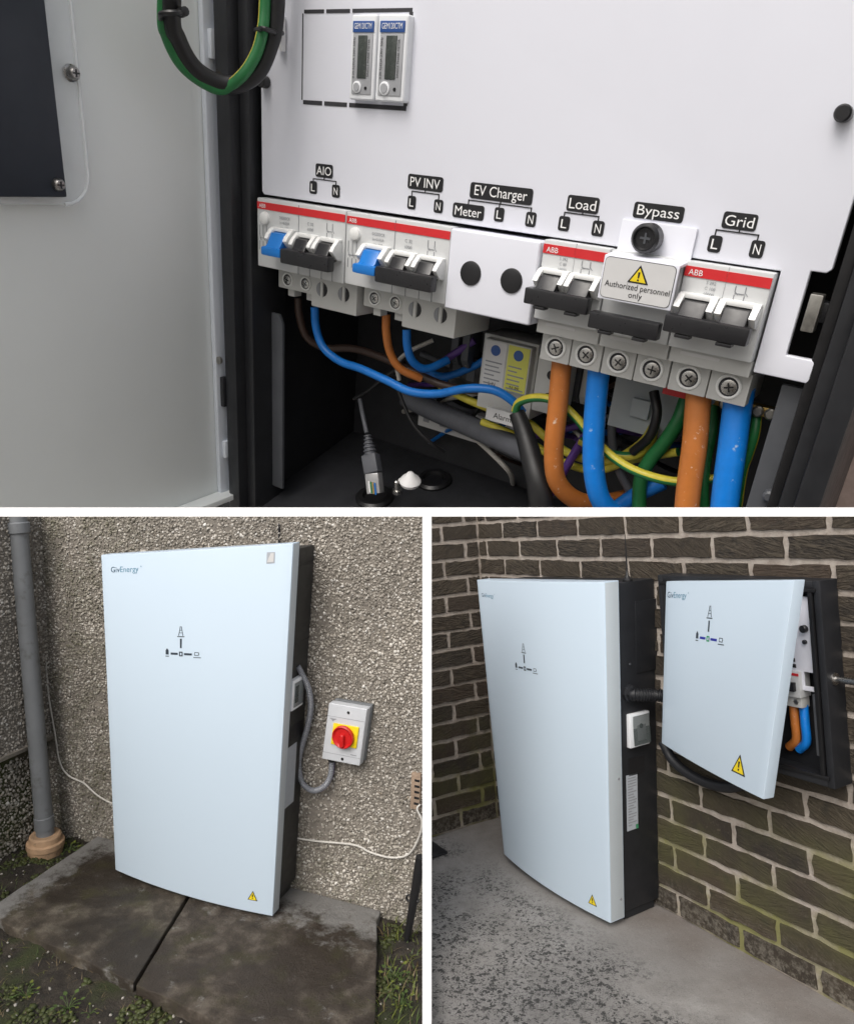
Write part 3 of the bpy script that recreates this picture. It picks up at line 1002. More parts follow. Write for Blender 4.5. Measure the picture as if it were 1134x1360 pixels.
# ------------------------------------------------------------------ RIGHT YARD: brick walls, concrete, cabinet, gateway box
RXC = -.3586                                              # corner of the two brick walls
BH, BL = .0795, .250                                      # course height, brick pitch
def brick_material(name, root, groove):
    m, nt, b = nodes(name)
    v = coords(nt, root)
    oi = N(nt, 'ShaderNodeObjectInfo')
    mp = N(nt, 'ShaderNodeMapping')
    nt.links.new(v, mp.inputs[0])
    # each brick's combing runs at its own slant
    cx = N(nt, 'ShaderNodeCombineXYZ')
    ml = N(nt, 'ShaderNodeMath', operation='MULTIPLY_ADD')
    nt.links.new(oi.outputs['Random'], ml.inputs[0])
    ml.inputs[1].default_value, ml.inputs[2].default_value = 1.0, -.72
    ax = 1 if groove == 'xz' else 0
    nt.links.new(ml.outputs[0], cx.inputs[ax])
    nt.links.new(cx.outputs[0], mp.inputs['Rotation'])
    mp.inputs['Scale'].default_value = (1, 1, 1)
    st_ = N(nt, 'ShaderNodeMapping')
    st_.inputs['Scale'].default_value = (.20, 1, 1) if groove == 'xz' else (1, .20, 1)
    nt.links.new(mp.outputs[0], st_.inputs[0])
    wv = N(nt, 'ShaderNodeTexNoise', noise_dimensions='4D')
    wv.inputs['Scale'].default_value = 120
    wv.inputs['Detail'].default_value = 5
    wv.inputs['Roughness'].default_value = .55
    wv.inputs['Distortion'].default_value = .9
    wr = N(nt, 'ShaderNodeMath', operation='MULTIPLY')
    nt.links.new(oi.outputs['Random'], wr.inputs[0])
    wr.inputs[1].default_value = 40
    nt.links.new(wr.outputs[0], wv.inputs['W'])
    nt.links.new(st_.outputs[0], wv.inputs['Vector'])
    dp_ = ramp(nt, oi.outputs['Random'], [(0, .25), (.22, .5), (.27, 1.0), (.6, .8), (.64, .35), (.78, .3), (.82, 1.0), (1, .9)]).outputs[0]
    wh = N(nt, 'ShaderNodeMath', operation='MULTIPLY')
    nt.links.new(ramp(nt, wv.outputs[0], [(.38, 0.0), (.64, 1.0)]).outputs[0], wh.inputs[0])
    sz = N(nt, 'ShaderNodeSeparateXYZ')
    nt.links.new(v, sz.inputs[0])
    wz = N(nt, 'ShaderNodeMapRange')                       # combing worn away on the damp lower courses
    nt.links.new(sz.outputs[2], wz.inputs[0])
    wz.inputs[1].default_value, wz.inputs[2].default_value, wz.inputs[3].default_value, wz.inputs[4].default_value = .40, .80, .35, 1.0
    wd = N(nt, 'ShaderNodeMath', operation='MULTIPLY')
    nt.links.new(dp_, wd.inputs[0])
    nt.links.new(wz.outputs[0], wd.inputs[1])
    nt.links.new(wd.outputs[0], wh.inputs[1])
    tone = ramp(nt, oi.outputs['Random'], [(0, (.030, .023, .016)), (.3, (.046, .034, .022)), (.55, (.024, .019, .015)), (.8, (.054, .037, .026)), (1, (.036, .028, .019))]).outputs[0]
    c = mix(nt, wh.outputs[0], tone, (.090, .073, .052))
    c = mix(nt, ramp(nt, noise_n(nt, v, 120, 5, .7), [(.58, 0.0), (.72, .7)]).outputs[0], c, (.15, .125, .095))
    c = mix(nt, ramp(nt, noise_n(nt, v, 26, 6), [(.55, 0.0), (.72, .8)]).outputs[0], c, (.022, .019, .016))
    # yellow green algae in a band low on the wall
    s3 = N(nt, 'ShaderNodeSeparateXYZ')
    nt.links.new(v, s3.inputs[0])
    al = N(nt, 'ShaderNodeMapRange', interpolation_type='SMOOTHSTEP')
    nt.links.new(s3.outputs[2], al.inputs[0])
    al.inputs[1].default_value, al.inputs[2].default_value, al.inputs[3].default_value, al.inputs[4].default_value = .62, .30, 0.0, 1.0
    al2 = N(nt, 'ShaderNodeMapRange', interpolation_type='SMOOTHSTEP')
    nt.links.new(s3.outputs[2], al2.inputs[0])
    al2.inputs[1].default_value, al2.inputs[2].default_value, al2.inputs[3].default_value, al2.inputs[4].default_value = .06, .20, 0.0, 1.0
    mu = N(nt, 'ShaderNodeMath', operation='MULTIPLY')
    nt.links.new(al.outputs[0], mu.inputs[0])
    nt.links.new(al2.outputs[0], mu.inputs[1])
    mu2 = N(nt, 'ShaderNodeMath', operation='MULTIPLY')
    nt.links.new(mu.outputs[0], mu2.inputs[0])
    nt.links.new(ramp(nt, noise_n(nt, v, 4.5, 5), [(.36, 0.0), (.62, .85)]).outputs[0], mu2.inputs[1])
    c = mix(nt, mu2.outputs[0], c, (.075, .073, .026))
    # dusty, lime spattered bottom course
    du = N(nt, 'ShaderNodeMapRange')
    nt.links.new(s3.outputs[2], du.inputs[0])
    du.inputs[1].default_value, du.inputs[2].default_value, du.inputs[3].default_value, du.inputs[4].default_value = .02, .13, .5, 0.0
    mu3 = N(nt, 'ShaderNodeMath', operation='MULTIPLY')
    nt.links.new(du.outputs[0], mu3.inputs[0])
    nt.links.new(ramp(nt, noise_n(nt, v, 60, 5, .7), [(.45, 0.0), (.60, 1.0)]).outputs[0], mu3.inputs[1])
    c = mix(nt, mu3.outputs[0], c, (.26, .24, .20))
    nt.links.new(c, b.inputs['Base Color'])
    b.inputs['Roughness'].default_value = .85
    n1 = bump(nt, b, wh.outputs[0], 1.0, .0065)
    bump(nt, b, noise_n(nt, v, 210, 5, .7), .5, .004, n1)
def mortar_material(name, root):
    m, nt, b = nodes(name)
    v = coords(nt, root)
    c = ramp(nt, noise_n(nt, v, 40, 7, .65), [(.28, (.27, .23, .195)), (.5, (.41, .36, .315)), (.75, (.52, .475, .43))]).outputs[0]
    c = mix(nt, ramp(nt, noise_n(nt, v, 5, 5), [(.45, 0.0), (.7, .45)]).outputs[0], c, (.22, .19, .165))
    s3 = N(nt, 'ShaderNodeSeparateXYZ')
    nt.links.new(v, s3.inputs[0])
    al = N(nt, 'ShaderNodeMapRange', interpolation_type='SMOOTHSTEP')
    nt.links.new(s3.outputs[2], al.inputs[0])
    al.inputs[1].default_value, al.inputs[2].default_value, al.inputs[3].default_value, al.inputs[4].default_value = .55, .30, 0.0, .85
    mu2 = N(nt, 'ShaderNodeMath', operation='MULTIPLY')
    nt.links.new(al.outputs[0], mu2.inputs[0])
    nt.links.new(ramp(nt, noise_n(nt, v, 4.5, 5), [(.42, 0.0), (.60, 1.0)]).outputs[0], mu2.inputs[1])
    c = mix(nt, mu2.outputs[0], c, (.20, .20, .055))
    nt.links.new(c, b.inputs['Base Color'])
    b.inputs['Roughness'].default_value = .95
    bump(nt, b, noise_n(nt, v, 130, 6, .7), .8, .005, bump(nt, b, noise_n(nt, v, 30, 4), .5, .01))

def brick_mesh(length, seed, mat, n=16):
    """one brick: ragged face outline, slightly uneven face; local x along, z up, y into the wall"""
    r = random.Random(seed)
    hx, hz = length / 2 - .0092, BH / 2 - .0092
    out = []
    for a, b_, k in (((-hx, -hz), (hx, -hz), 6), ((hx, -hz), (hx, hz), 3), ((hx, hz), (-hx, hz), 6), ((-hx, hz), (-hx, -hz), 3)):
        for i in range(k):
            t = i / k
            x, z = a[0] + (b_[0] - a[0]) * t, a[1] + (b_[1] - a[1]) * t
            out.append((x + r.uniform(-.0038, .0026), z + r.uniform(-.0036, .0026)))
    m_ = len(out)
    y0 = [-.0075 + r.uniform(-.002, .0015) for _ in out]
    vs_ = [(x * .986, y, z * .955) for (x, z), y in zip(out, y0)] + [(x, y + .0035, z) for (x, z), y in zip(out, y0)] + [(x * 1.01, .012, z * 1.02) for x, z in out]
    fs = [tuple(range(m_))]
    for k in (0, m_):
        fs += [(k + i, k + m_ + i, k + m_ + (i + 1) % m_, k + (i + 1) % m_) for i in range(m_)]
    me = bpy.data.meshes.new('brick')
    me.from_pydata(vs_, [], fs)
    me.materials.append(MAT[mat])
    me.polygons.foreach_set('use_smooth', [True] * len(me.polygons))
    me.set_sharp_from_angle(angle=math.radians(40))
    return me
def lay_bricks(root, spots, rot, mat):
    """spots: (centre, length) in the site frame; meshes are shared, bricks that run into the divider or the rail are cut"""
    pool = {}
    for idx, (c_, ln) in enumerate(spots):
        key = (round(ln, 3), idx % 7)
        if key not in pool:
            pool[key] = brick_mesh(ln, idx * 13 + 5, mat)
        me = pool[key]
        base = Matrix.Translation(Vector(c_) - BASE[root.name]) @ rot
        world_m = SITE['R'] @ Matrix.Translation(BASE[root.name]) @ base
        cs = [SITEI['R'] @ (world_m @ v_.co) for v_ in me.vertices]
        out_any = out_all = False
        for co, no in CLIP['R']:
            d = [(q - co).dot(no) for q in cs]
            out_any |= max(d) > 0
            out_all |= min(d) > -.004
        if out_all:
            continue
        if out_any:
            me = me.copy()
            bm = bmesh.new()
            bm.from_mesh(me)
            inv = (world_m.inverted() @ SITE['R'])
            for co, no in CLIP['R']:
                bmesh.ops.bisect_plane(bm, geom=bm.verts[:] + bm.edges[:] + bm.faces[:], plane_co=inv @ co, plane_no=(inv.to_3x3() @ no), clear_outer=True)
            if not bm.faces:
                bm.free()
                continue
            bm.to_mesh(me)
            bm.free()
        o = bpy.data.objects.new('brick', me)
        C.objects.link(o)
        o.parent = root
        o.matrix_local = base

bw = thing('brick_wall', 'dark combed brick wall with pale mortar behind both white units', 'wall', 'R', (.6, 0, 0))
brick_material('brick_right', bw, 'xz')
mortar_material('mortar_right', bw)
bw2 = thing('brick_wall', 'dark brick side wall at the left of the concrete yard', 'wall', 'R', (RXC, -.3, 0))
brick_material('brick_left', bw2, 'yz')
mortar_material('mortar_left', bw2)
MB().box(RXC - .12, 2.2, 0, .11, -.15, 1.6).build('mortar', 'mortar_right', bw, clip=CLIP['R'])
MB().box(RXC - .11, RXC, -1.2, -.0005, -.15, 1.6).build('mortar', 'mortar_left', bw2, clip=CLIP['R'])
spots = []
for k in range(0, 18):
    z = (k + .5) * BH + RNG.uniform(-.0015, .0015)
    odd = (k + 1) % 2 if k < 9 else k % 2
    x0 = (.712 if odd else .843) - 6 * BL
    while x0 < 2.3:
        a, e_ = max(x0, RXC + .004), x0 + BL
        if e_ > RXC + .03 and e_ - a > .03:
            spots.append((((a + e_) / 2, 0, z), e_ - a))
        x0 += BL
lay_bricks(bw, [s for s in spots if s[0][0] < 2.2], Matrix.Identity(4), 'brick_right')
spots = []
for k in range(0, 18):
    z = (k + .5) * BH + RNG.uniform(-.0015, .0015)
    y0 = (-.075 if k % 2 else -.195) + BL
    while y0 > -.85:
        a, e_ = min(y0, -.004), y0 - BL
        if e_ < -.03 and a - e_ > .03:
            spots.append(((RXC, (a + e_) / 2, z), a - e_))
        y0 -= BL
lay_bricks(bw2, spots, Matrix.Rotation(math.radians(90), 4, 'Z'), 'brick_left')

# concrete yard with black lichen spots
m, nt, b = nodes('yard_concrete')
v = coords(nt)
s3 = N(nt, 'ShaderNodeSeparateXYZ')
nt.links.new(v, s3.inputs[0])
c = ramp(nt, noise_n(nt, v, 9, 9, .62), [(.25, (.18, .17, .158)), (.5, (.265, .253, .24)), (.75, (.34, .33, .318))]).outputs[0]
c = mix(nt, ramp(nt, noise_n(nt, v, 1.7, 4), [(.40, 0.0), (.62, .65)]).outputs[0], c, (.245, .238, .23))
# brown damp stain running along the foot of the long wall
mr = N(nt, 'ShaderNodeMapRange', interpolation_type='SMOOTHSTEP')
nt.links.new(s3.outputs[1], mr.inputs[0])
mr.inputs[1].default_value, mr.inputs[2].default_value, mr.inputs[3].default_value, mr.inputs[4].default_value = -.34, -.03, 0.0, 1.0
mq = N(nt, 'ShaderNodeMath', operation='MULTIPLY')
nt.links.new(mr.outputs[0], mq.inputs[0])
nt.links.new(ramp(nt, noise_n(nt, v, 5, 5), [(.3, .25), (.65, .85)]).outputs[0], mq.inputs[1])
c = mix(nt, mq.outputs[0], c, (.16, .135, .118))
spots_h = None
for sc_, thr, amt, mlo, mhi in ((62, .36, .95, .38, .50), (115, .34, .9, .36, .54), (40, .24, .9, .46, .58), (200, .30, .6, .34, .62)):
    vo = N(nt, 'ShaderNodeTexVoronoi', feature='F1')
    vo.inputs['Scale'].default_value = sc_
    vo.inputs['Randomness'].default_value = 1.0
    dn = N(nt, 'ShaderNodeMixRGB', blend_type='ADD')
    dn.inputs[0].default_value = .035
    nt.links.new(v, dn.inputs[1])
    nn = N(nt, 'ShaderNodeTexNoise')
    nn.inputs['Scale'].default_value = sc_ * 1.3
    nt.links.new(v, nn.inputs['Vector'])
    nt.links.new(nn.outputs[1], dn.inputs[2])
    nt.links.new(dn.outputs[0], vo.inputs['Vector'])
    rs_ = ramp(nt, vo.outputs['Distance'], [(thr, amt), (thr + .09, 0.0)])
    # only some of the cells carry a spot, and only where the lichen grows
    sel = N(nt, 'ShaderNodeSeparateColor')
    nt.links.new(vo.outputs['Color'], sel.inputs[0])
    gt = N(nt, 'ShaderNodeMath', operation='GREATER_THAN')
    nt.links.new(sel.outputs[0], gt.inputs[0])
    gt.inputs[1].default_value = .25
    m1 = N(nt, 'ShaderNodeMath', operation='MULTIPLY')
    nt.links.new(rs_.outputs[0], m1.inputs[0])
    nt.links.new(gt.outputs[0], m1.inputs[1])
    m2 = N(nt, 'ShaderNodeMath', operation='MULTIPLY')
    nt.links.new(m1.outputs[0], m2.inputs[0])
    nt.links.new(ramp(nt, noise_n(nt, v, 3.4, 5, .6), [(mlo, 0.0), (mhi, 1.0)]).outputs[0], m2.inputs[1])
    wl = N(nt, 'ShaderNodeMapRange', interpolation_type='SMOOTHSTEP')
    nt.links.new(s3.outputs[1], wl.inputs[0])
    wl.inputs[1].default_value, wl.inputs[2].default_value, wl.inputs[3].default_value, wl.inputs[4].default_value = -.42, -.22, 1.0, 0.0
    m3 = N(nt, 'ShaderNodeMath', operation='MULTIPLY')
    nt.links.new(m2.outputs[0], m3.inputs[0])
    nt.links.new(wl.outputs[0], m3.inputs[1])
    c = mix(nt, m3.outputs[0], c, (.036, .036, .035))
c = mix(nt, ramp(nt, noise_n(nt, v, 230, 4, .7), [(.56, 0.0), (.66, .45)]).outputs[0], c, (.07, .066, .062))
c = mix(nt, ramp(nt, noise_n(nt, v, 170, 4, .7), [(.60, 0.0), (.70, .4)]).outputs[0], c, (.42, .41, .40))
nt.links.new(c, b.inputs['Base Color'])
b.inputs['Roughness'].default_value = .86
bump(nt, b, noise_n(nt, v, 190, 6, .7), .45, .003, bump(nt, b, noise_n(nt, v, 24, 5), .35, .01))
MBc = MB()
nx, ny = 60, 60
vv = [(-1.2 + 3.6 * i / nx, -2.3 + 2.35 * j / ny, .004 * noise.noise((i * .21, j * .21, 2))) for j in range(ny + 1) for i in range(nx + 1)]
MBc.add(vv, [(j * (nx + 1) + i, j * (nx + 1) + i + 1, (j + 1) * (nx + 1) + i + 1, (j + 1) * (nx + 1) + i) for j in range(ny) for i in range(nx)])
structure(MBc.build('concrete_yard', 'yard_concrete', site='R', clip=CLIP['R'][:1]))
# a dark drain cover edge peeps out by the divider
q = at('R', 575, 1134, 2, .003)
dr = thing('drain_cover', 'small black drain cover edge on the concrete beside the divider', 'drain cover', 'R', (q.x, q.y, 0))
MB().box(q.x - .16, q.x + .035, q.y - .035, q.y + .05, .001, .012).build('plate', 'box_black', dr, bevel=.003, clip=CLIP['R'][:1])

# --- right yard cabinet
rb = thing('battery_cabinet', 'tall bowed white cabinet with black flanks in the brick corner', 'cabinet', 'R', (.34, -.1, .0))
cv = cover(rc, rb, 'cover_edge')
bd = body(rc, rb, 'body_black', .010, .010)
MB().box(.06, .62, -.16, -.02, .001, .035).build('foot', 'body_black', rb, bevel=.003)
logo(rc.mark(639, 800), cv, .0225)
status_marks(rc.mark(704, 912), cv, .98)
warning(rc, cv, 787, 1198.5, .036)
sxR = lambda v: rc.xz(1 - .010 / rc.W, v)[0]
def flankR(px0, py0, px1, py1, out, name, mat, parent, bev=.0008):
    """a piece on the flank, from two opposite corners in the photograph"""
    X = sxR(.5)
    a, b_ = at('R', px0, py0, 0, X), at('R', px1, py1, 0, X)
    y0, y1 = min(a.y, b_.y), max(a.y, b_.y)
    z0, z1 = min(a.z, b_.z), max(a.z, b_.z)
    v0, v1 = (z0 - rc.z0) / rc.H, (z1 - rc.z0) / rc.H
    xa, xb = sxR(v0), sxR(v1)
    p = [(xa - .004, y0, z0), (xa + out, y0, z0), (xa + out, y1, z0), (xa - .004, y1, z0), (xb - .004, y0, z1), (xb + out, y0, z1), (xb + out, y1, z1), (xb - .004, y1, z1)]
    return MB().hexa(p).build(name, mat, parent, bevel=bev), (y0, y1, z0, z1, (xa + xb) / 2)
flankR(832, 798, 872, 886, .0025, 'access_panel', 'body_black', bd, .0015)
for px_, py_ in ((837, 807), (867, 806), (836, 882)):
    X = sxR(.8) + .0025
    q = at('R', px_, py_, 0, X)
    MB().cyl(q, (1, 0, 0), .002, .004, 12).build('panel_screw', 'bracket_grey', bd)
fl_, (y0, y1, z0, z1, xs) = flankR(829, 948, 858, 986, .016, 'breaker_flap', 'meter_white', bd, .004)
MB().box(xs + .0165, xs + .020, y0 + (y1 - y0) * .14, y1 - .002, z0 + .007, z1 - .007).build('flap_window', 'flap_glass', fl_, bevel=.002)
MB().box(xs + .0162, xs + .0172, y0 + (y1 - y0) * .35, y1 - .018, z0 + .02, z1 - .02).build('breaker_face', 'meter_face', fl_, bevel=.001)
MB().cyl((xs + .0172, (y0 + y1) / 2 + .004, (z0 + z1) / 2 + .012), (1, 0, 0), .002, .008, 14).build('breaker_dial', 'toggle_black', fl_)
flankR(835, 1008, 857, 1026, .0008, 'hand_hold', 'print_black', bd, 0)
st, (y0, y1, z0, z1, xs) = flankR(833, 1031, 853, 1102, .0008, 'rating_label', 'sticker', bd, 0)
mb = MB()
for i in range(18):
    zz = z1 - .010 - i * (z1 - z0 - .02) / 18
    xq = sxR((zz - rc.z0) / rc.H)
    mb.box(xq + .0008, xq + .0015, y0 + .006, y0 + .006 + (y1 - y0 - .012) * RNG.uniform(.4, 1), zz - .0035, zz, 0)
o_ = mb.build('label_print', 'print_grey', st)
o_['kind'] = 'stuff'
MB().box(xs + .0009, xs + .0014, y1 - .016, y1 - .006, z0 + .004, z0 + .018).build('green_mark', 'sticker_green', st)
for vv_ in (.42, .06):
    q = rc.pt(1, -rc.D + rc.th * .75, vv_)
    MB().cyl((q[0], q[1], q[2]), (1, 0, 0), .0015, .0045, 12).build('cover_screw', 'print_grey', cv)

# black corrugated conduit from the cabinet's flank to the gateway box, and the loop under it
X = sxR(.65)
p0 = at('R', 838, 925, 0, X + .01)
gx0 = at('R', 881, 880, 1, -.078).x
cd = MB()
cd.tube([(X - .01, p0.y, p0.z + .01), (X + .025, p0.y + .004, p0.z + .008), (X + .07, -.062, p0.z + .002), (gx0 + .03, -.042, p0.z)], .019, 16, ribs=(.0085, .0022))
cd.lathe((X - .006, p0.y, p0.z + .01), (1, 0, 0), [(0, .030), (.016, .030), (.018, .024), (.03, .023)], 8)
o_ = cd.build('corrugated_conduit', 'body_black', site='R', base=(.75, -.1, .6))
tag(o_, 'short black corrugated conduit from the brick corner cabinet to the open box', 'conduit')
lp = MB()
RW = lambda x, y, d: at('R', x, y, 1, d)
lp.tube([RW(880, 985, -.05), RW(892, 1008, -.05), RW(915, 1028, -.05), RW(945, 1042, -.05), RW(975, 1045, -.05), RW(1000, 1030, -.06), RW(1012, 1000, -.06)], .016, 14)
tag(lp.build('black_conduit', 'body_black', site='R', base=(1.0, -.05, .6)), 'black conduit looping under the open door of the box', 'conduit')
# whip aerial on top of the cabinet
q = rc.pt(.985, -.105, 1)
ae = thing('aerial', 'thin black whip aerial on a magnetic base on the cabinet top', 'aerial', 'R', (q[0] - .012, q[1], q[2] - .011))
qq = (q[0] - .02, q[1], q[2] - .0095)
MB().lathe(qq, (0, 0, 1), [(0, .017), (.004, .017), (.010, .011), (.018, .005), (.03, .004), (.032, .003)], 20).build('base', 'cable_black', ae)
MB().tube([(qq[0], qq[1], qq[2] + .03), (qq[0] + .002, qq[1], qq[2] + .09), (qq[0] + .003, qq[1], qq[2] + .165)], [.003, .002, .0012], 8, smooth=0).build('whip', 'cable_black', ae)

# gateway box with its white door ajar
GY = -.078
GX0, GX1 = at('R', 881, 880, 1, GY).x, at('R', 1096, 880, 1, GY).x
GZ0, GZ1 = at('R', 1050, 1032, 1, GY).z, at('R', 1085, 771.5, 1, GY).z
gw = thing('gateway_box', 'black wall box with bowed white door ajar on the brick wall', 'box', 'R', ((GX0 + GX1) / 2, 0, GZ0))
t = .02
MB().box(GX0, GX0 + t, GY, -.004, GZ0, GZ1).build('side', 'body_black', gw, bevel=.003)
MB().box(GX1 - t, GX1, GY, -.004, GZ0, GZ1).build('side', 'body_black', gw, bevel=.003)
MB().box(GX0 + t, GX1 - t, GY, -.004, GZ1 - t, GZ1 - .0005).build('top', 'body_black', gw, bevel=.003)
MB().box(GX0 + t, GX1 - t, GY, -.004, GZ0 + .0005, GZ0 + t).build('bottom', 'body_black', gw, bevel=.003)
MB().box(GX0 + t, GX1 - t, -.012, -.0045, GZ0 + t, GZ1 - t).build('back', 'body_black', gw)
sl = MB()
for a in ((GX0 + .012, GX1 - .012, GZ1 - .030, GZ1 - .020), (GX0 + .012, GX1 - .012, GZ0 + .020, GZ0 + .030)):
    sl.box(a[0], a[1], GY - .006, GY + .004, a[2], a[3])
for a in ((GX1 - .034, GX1 - .022, GZ0 + .0301, GZ1 - .0301), (GX0 + .022, GX0 + .034, GZ0 + .0301, GZ1 - .0301)):
    sl.box(a[0], a[1], GY - .006, GY + .004, a[2], a[3])
o_ = sl.build('door_seal', 'rubber', gw, bevel=.002)
pnl = MB()
pz = .855
pnl.prism([(GX0 + .05, GZ1 - .045), (GX1 - .045, GZ1 - .045), (GX1 - .045, .905), (GX1 - .075, .905), (GX1 - .075, .868), (GX1 - .05, .868), (GX1 - .05, pz), (GX0 + .05, pz)], GY + .016, GY + .020, axis=1)
pn = pnl.build('inner_panel', 'panel_white', gw, bevel=.001)
MB().cyl((GX1 - .062, GY + .0155, 1.02), (0, -1, 0), .012, .010, 16).build('panel_knob', 'toggle_black', pn)
MB().cyl((GX1 - .064, GY + .0155, .985), (0, -1, 0), .006, .006, 14).build('panel_plug', 'toggle_black', pn)
lbl = MB()
lbl.box(GX1 - .120, GX1 - .098, GY + .0145, GY + .0159, .928, .938)
lbl.build('circuit_label', 'print_black', pn)
MB().box(GX1 - .106, GX1 - .096, GY + .0145, GY + .0159, .912, .922).build('circuit_label', 'print_black', pn)
bk = MB().box(GX1 - .155, GX1 - .082, GY + .004, GY + .05, .835, .905).build('breaker', 'breaker_face', gw, bevel=.002)
MB().box(GX1 - .154, GX1 - .083, GY + .0030, GY + .0045, .893, .900).build('red_stripe', 'stripe_red', bk)
MB().box(GX1 - .140, GX1 - .092, GY - .008, GY + .0045, .852, .876).build('lever', 'toggle_black', bk, bevel=.002)
MB().box(GX1 - .150, GX1 - .088, GY + .016, GY + .05, .805, .8345).build('terminals', 'breaker_grey', bk, bevel=.002)
MB().cyl((GX1 - .104, GY + .0155, .820), (0, -1, 0), .001, .007, 12).build('terminal_screw', 'steel_dull', bk)
for dx, nm in ((-.130, 'cable_orange'), (-.100, 'cable_blue')):
    o_ = MB()
    o_.tube([(GX1 + dx, GY + .04, .815), (GX1 + dx + .004, GY + .035, .76), (GX1 + dx, GY + .04, .71), (GX1 + dx - .03, GY + .05, .68)], .012, 12)
    o_ = tag(o_.build('supply_cable', nm, site='R', base=(GX1 + dx, GY + .04, .7)), ('orange' if dx < -.11 else 'blue') + ' cable below the breaker inside the box ajar on bricks', 'cable')
MB().box(GX1 - .052, GX1 - .040, GY + .01, GY + .05, .69, .85).build('side_bracket', 'bracket_grey', gw, bevel=.002)
# rating label and lock on the right flank
X = GX1
a, b_ = at('R', 1108, 800, 0, X), at('R', 1122, 880, 0, X)
lk = MB()
q = at('R', 1092, 914, 1, GY + .03)
lk.lathe((GX1, GY + .03, .895), (1, 0, 0), [(0, .016), (.004, .016), (.006, .0085), (.085, .0085), (.092, .011)], 18)
lk.build('lock_spindle', 'steel', gw)
MB().lathe((GX1 + .086, GY + .03, .895), (1, 0, 0), [(0, .019), (.003, .021), (.010, .021), (.013, .014)], 20).build('lock_knob', 'label_white', gw)
# the door: hinge on the left, its free edge nearest the viewer
dq = [at('R', 884, 772, 1, -.096), at('R', 1054, 770.5, 1, -.21), at('R', 878, 987, 1, -.096), at('R', 1013, 1062, 1, -.21)]
TLd, TRd, BLd, BRd = dq
class DoorSkin(Cab):
    def __init__(s):
        s.W = (TRd - TLd).length
        s.H = (TLd - BLd).length
        s.n = (TRd - TLd).cross(BLd - TLd).normalized()
        if s.n.y > 0:
            s.n = -s.n
        src = [((884, 772), (0, 1)), ((1054, 770.5), (1, 1)), ((878, 987), (0, 0)), ((1013, 1062), (1, 0))]
        M, R = [], []
        for (x, y), (u, v) in src:
            M += [[x, y, 1, 0, 0, 0, -u * x, -u * y], [0, 0, 0, x, y, 1, -v * x, -v * y]]
            R += [u, v]
        s.h = np.linalg.solve(np.array(M, float), np.array(R, float))
    def raw(s, u, v):
        return (BLd.lerp(BRd, u)).lerp(TLd.lerp(TRd, u), v)
    def front(s, u, v, off=0.0):
        return tuple(s.raw(u, v) + s.n * (.010 * 4 * u * (1 - u) + off))
ds = DoorSkin()
n = 20
vs_, fs = [], []
for v in (0, 1):
    vs_ += [ds.front(i / n, v) for i in range(n + 1)]
for v in (0, 1):
    vs_ += [tuple(ds.raw(i / n, v) - ds.n * .034) for i in range(n + 1)]
k = n + 1
for i in range(n):
    fs += [(i, i + 1, k + i + 1, k + i), (2 * k + i + 1, 2 * k + i, 3 * k + i, 3 * k + i + 1), (i + 1, i, 2 * k + i, 2 * k + i + 1), (k + i, k + i + 1, 3 * k + i + 1, 3 * k + i)]
fs += [(0, k, 3 * k, 2 * k), (n, 2 * k + n, 3 * k + n, k + n)]
mb = MB()
mb.add(vs_, fs)
door = mb.build('door', ['cover_white', 'cover_edge'], gw, bevel=.003, sharp=25)
logo(ds.mark(886, 796), door, .026)
status_marks(ds.mark(939, 855), door, .98, True)
warning(ds, door, 981, 1017, .052)
for vv_ in (.15, .85):
    q = ds.raw(0, vv_) - ds.n * .02
    MB().cyl((q.x - .004, q.y + .02, q.z - .02), (0, 0, 1), .04, .009, 12).build('hinge', 'body_black', gw)

# ------------------------------------------------------------------ THE OPEN ENCLOSURE (upper site): box, door, panel, breakers, cables
def r4(y, tl, tr, bl, br):
    a, b_, c_, d = (A(*p, y) for p in (tl, tr, bl, br))
    return (a.x + c_.x) / 2, (b_.x + d.x) / 2, (c_.z + d.z) / 2, (a.z + b_.z) / 2      # x0 x1 z0 z1
PZ, PXL, PXR = -.0165, -.393, .366
ZF = -.530                                                # floor of the box
en = thing('enclosure', 'large black steel enclosure standing open with white inner panel', 'enclosure', 'T', (0, .1, ZF - .03))
# rim and walls
MB().box(-.450, -.424, -.030, .30, ZF - .03, .42).build('side_wall', 'box_black', en, bevel=.004)
MB().box(-.4235, -.404, -.012, .06, ZF, .42).build('rim', 'box_black', en, bevel=.004)
MB().box(.400, .424, -.030, .30, ZF - .03, .42).build('side_wall', 'box_black', en, bevel=.004)
MB().box(.384, .3995, -.012, .06, ZF, .42).build('rim', 'box_black', en, bevel=.004)
MB().box(.372, .3835, .0, .012, ZF, .42).build('rim_lip', 'rubber', en, bevel=.003)
MB().box(-.4236, .3996, .27, .2995, ZF, .42).build('back', 'box_inner', en)
FS = .26
MB().prism([(-.030, ZF - .03), (.2695, ZF - .03), (.2695, ZF + FS * .30), (-.030, ZF - .0004)], -.4236, .3996, axis=0).build('floor', 'box_inner', en, bevel=.003)
MB().box(-.4236, .3996, -.030, .2695, .3905, .42).build('top', 'box_black', en, bevel=.003)
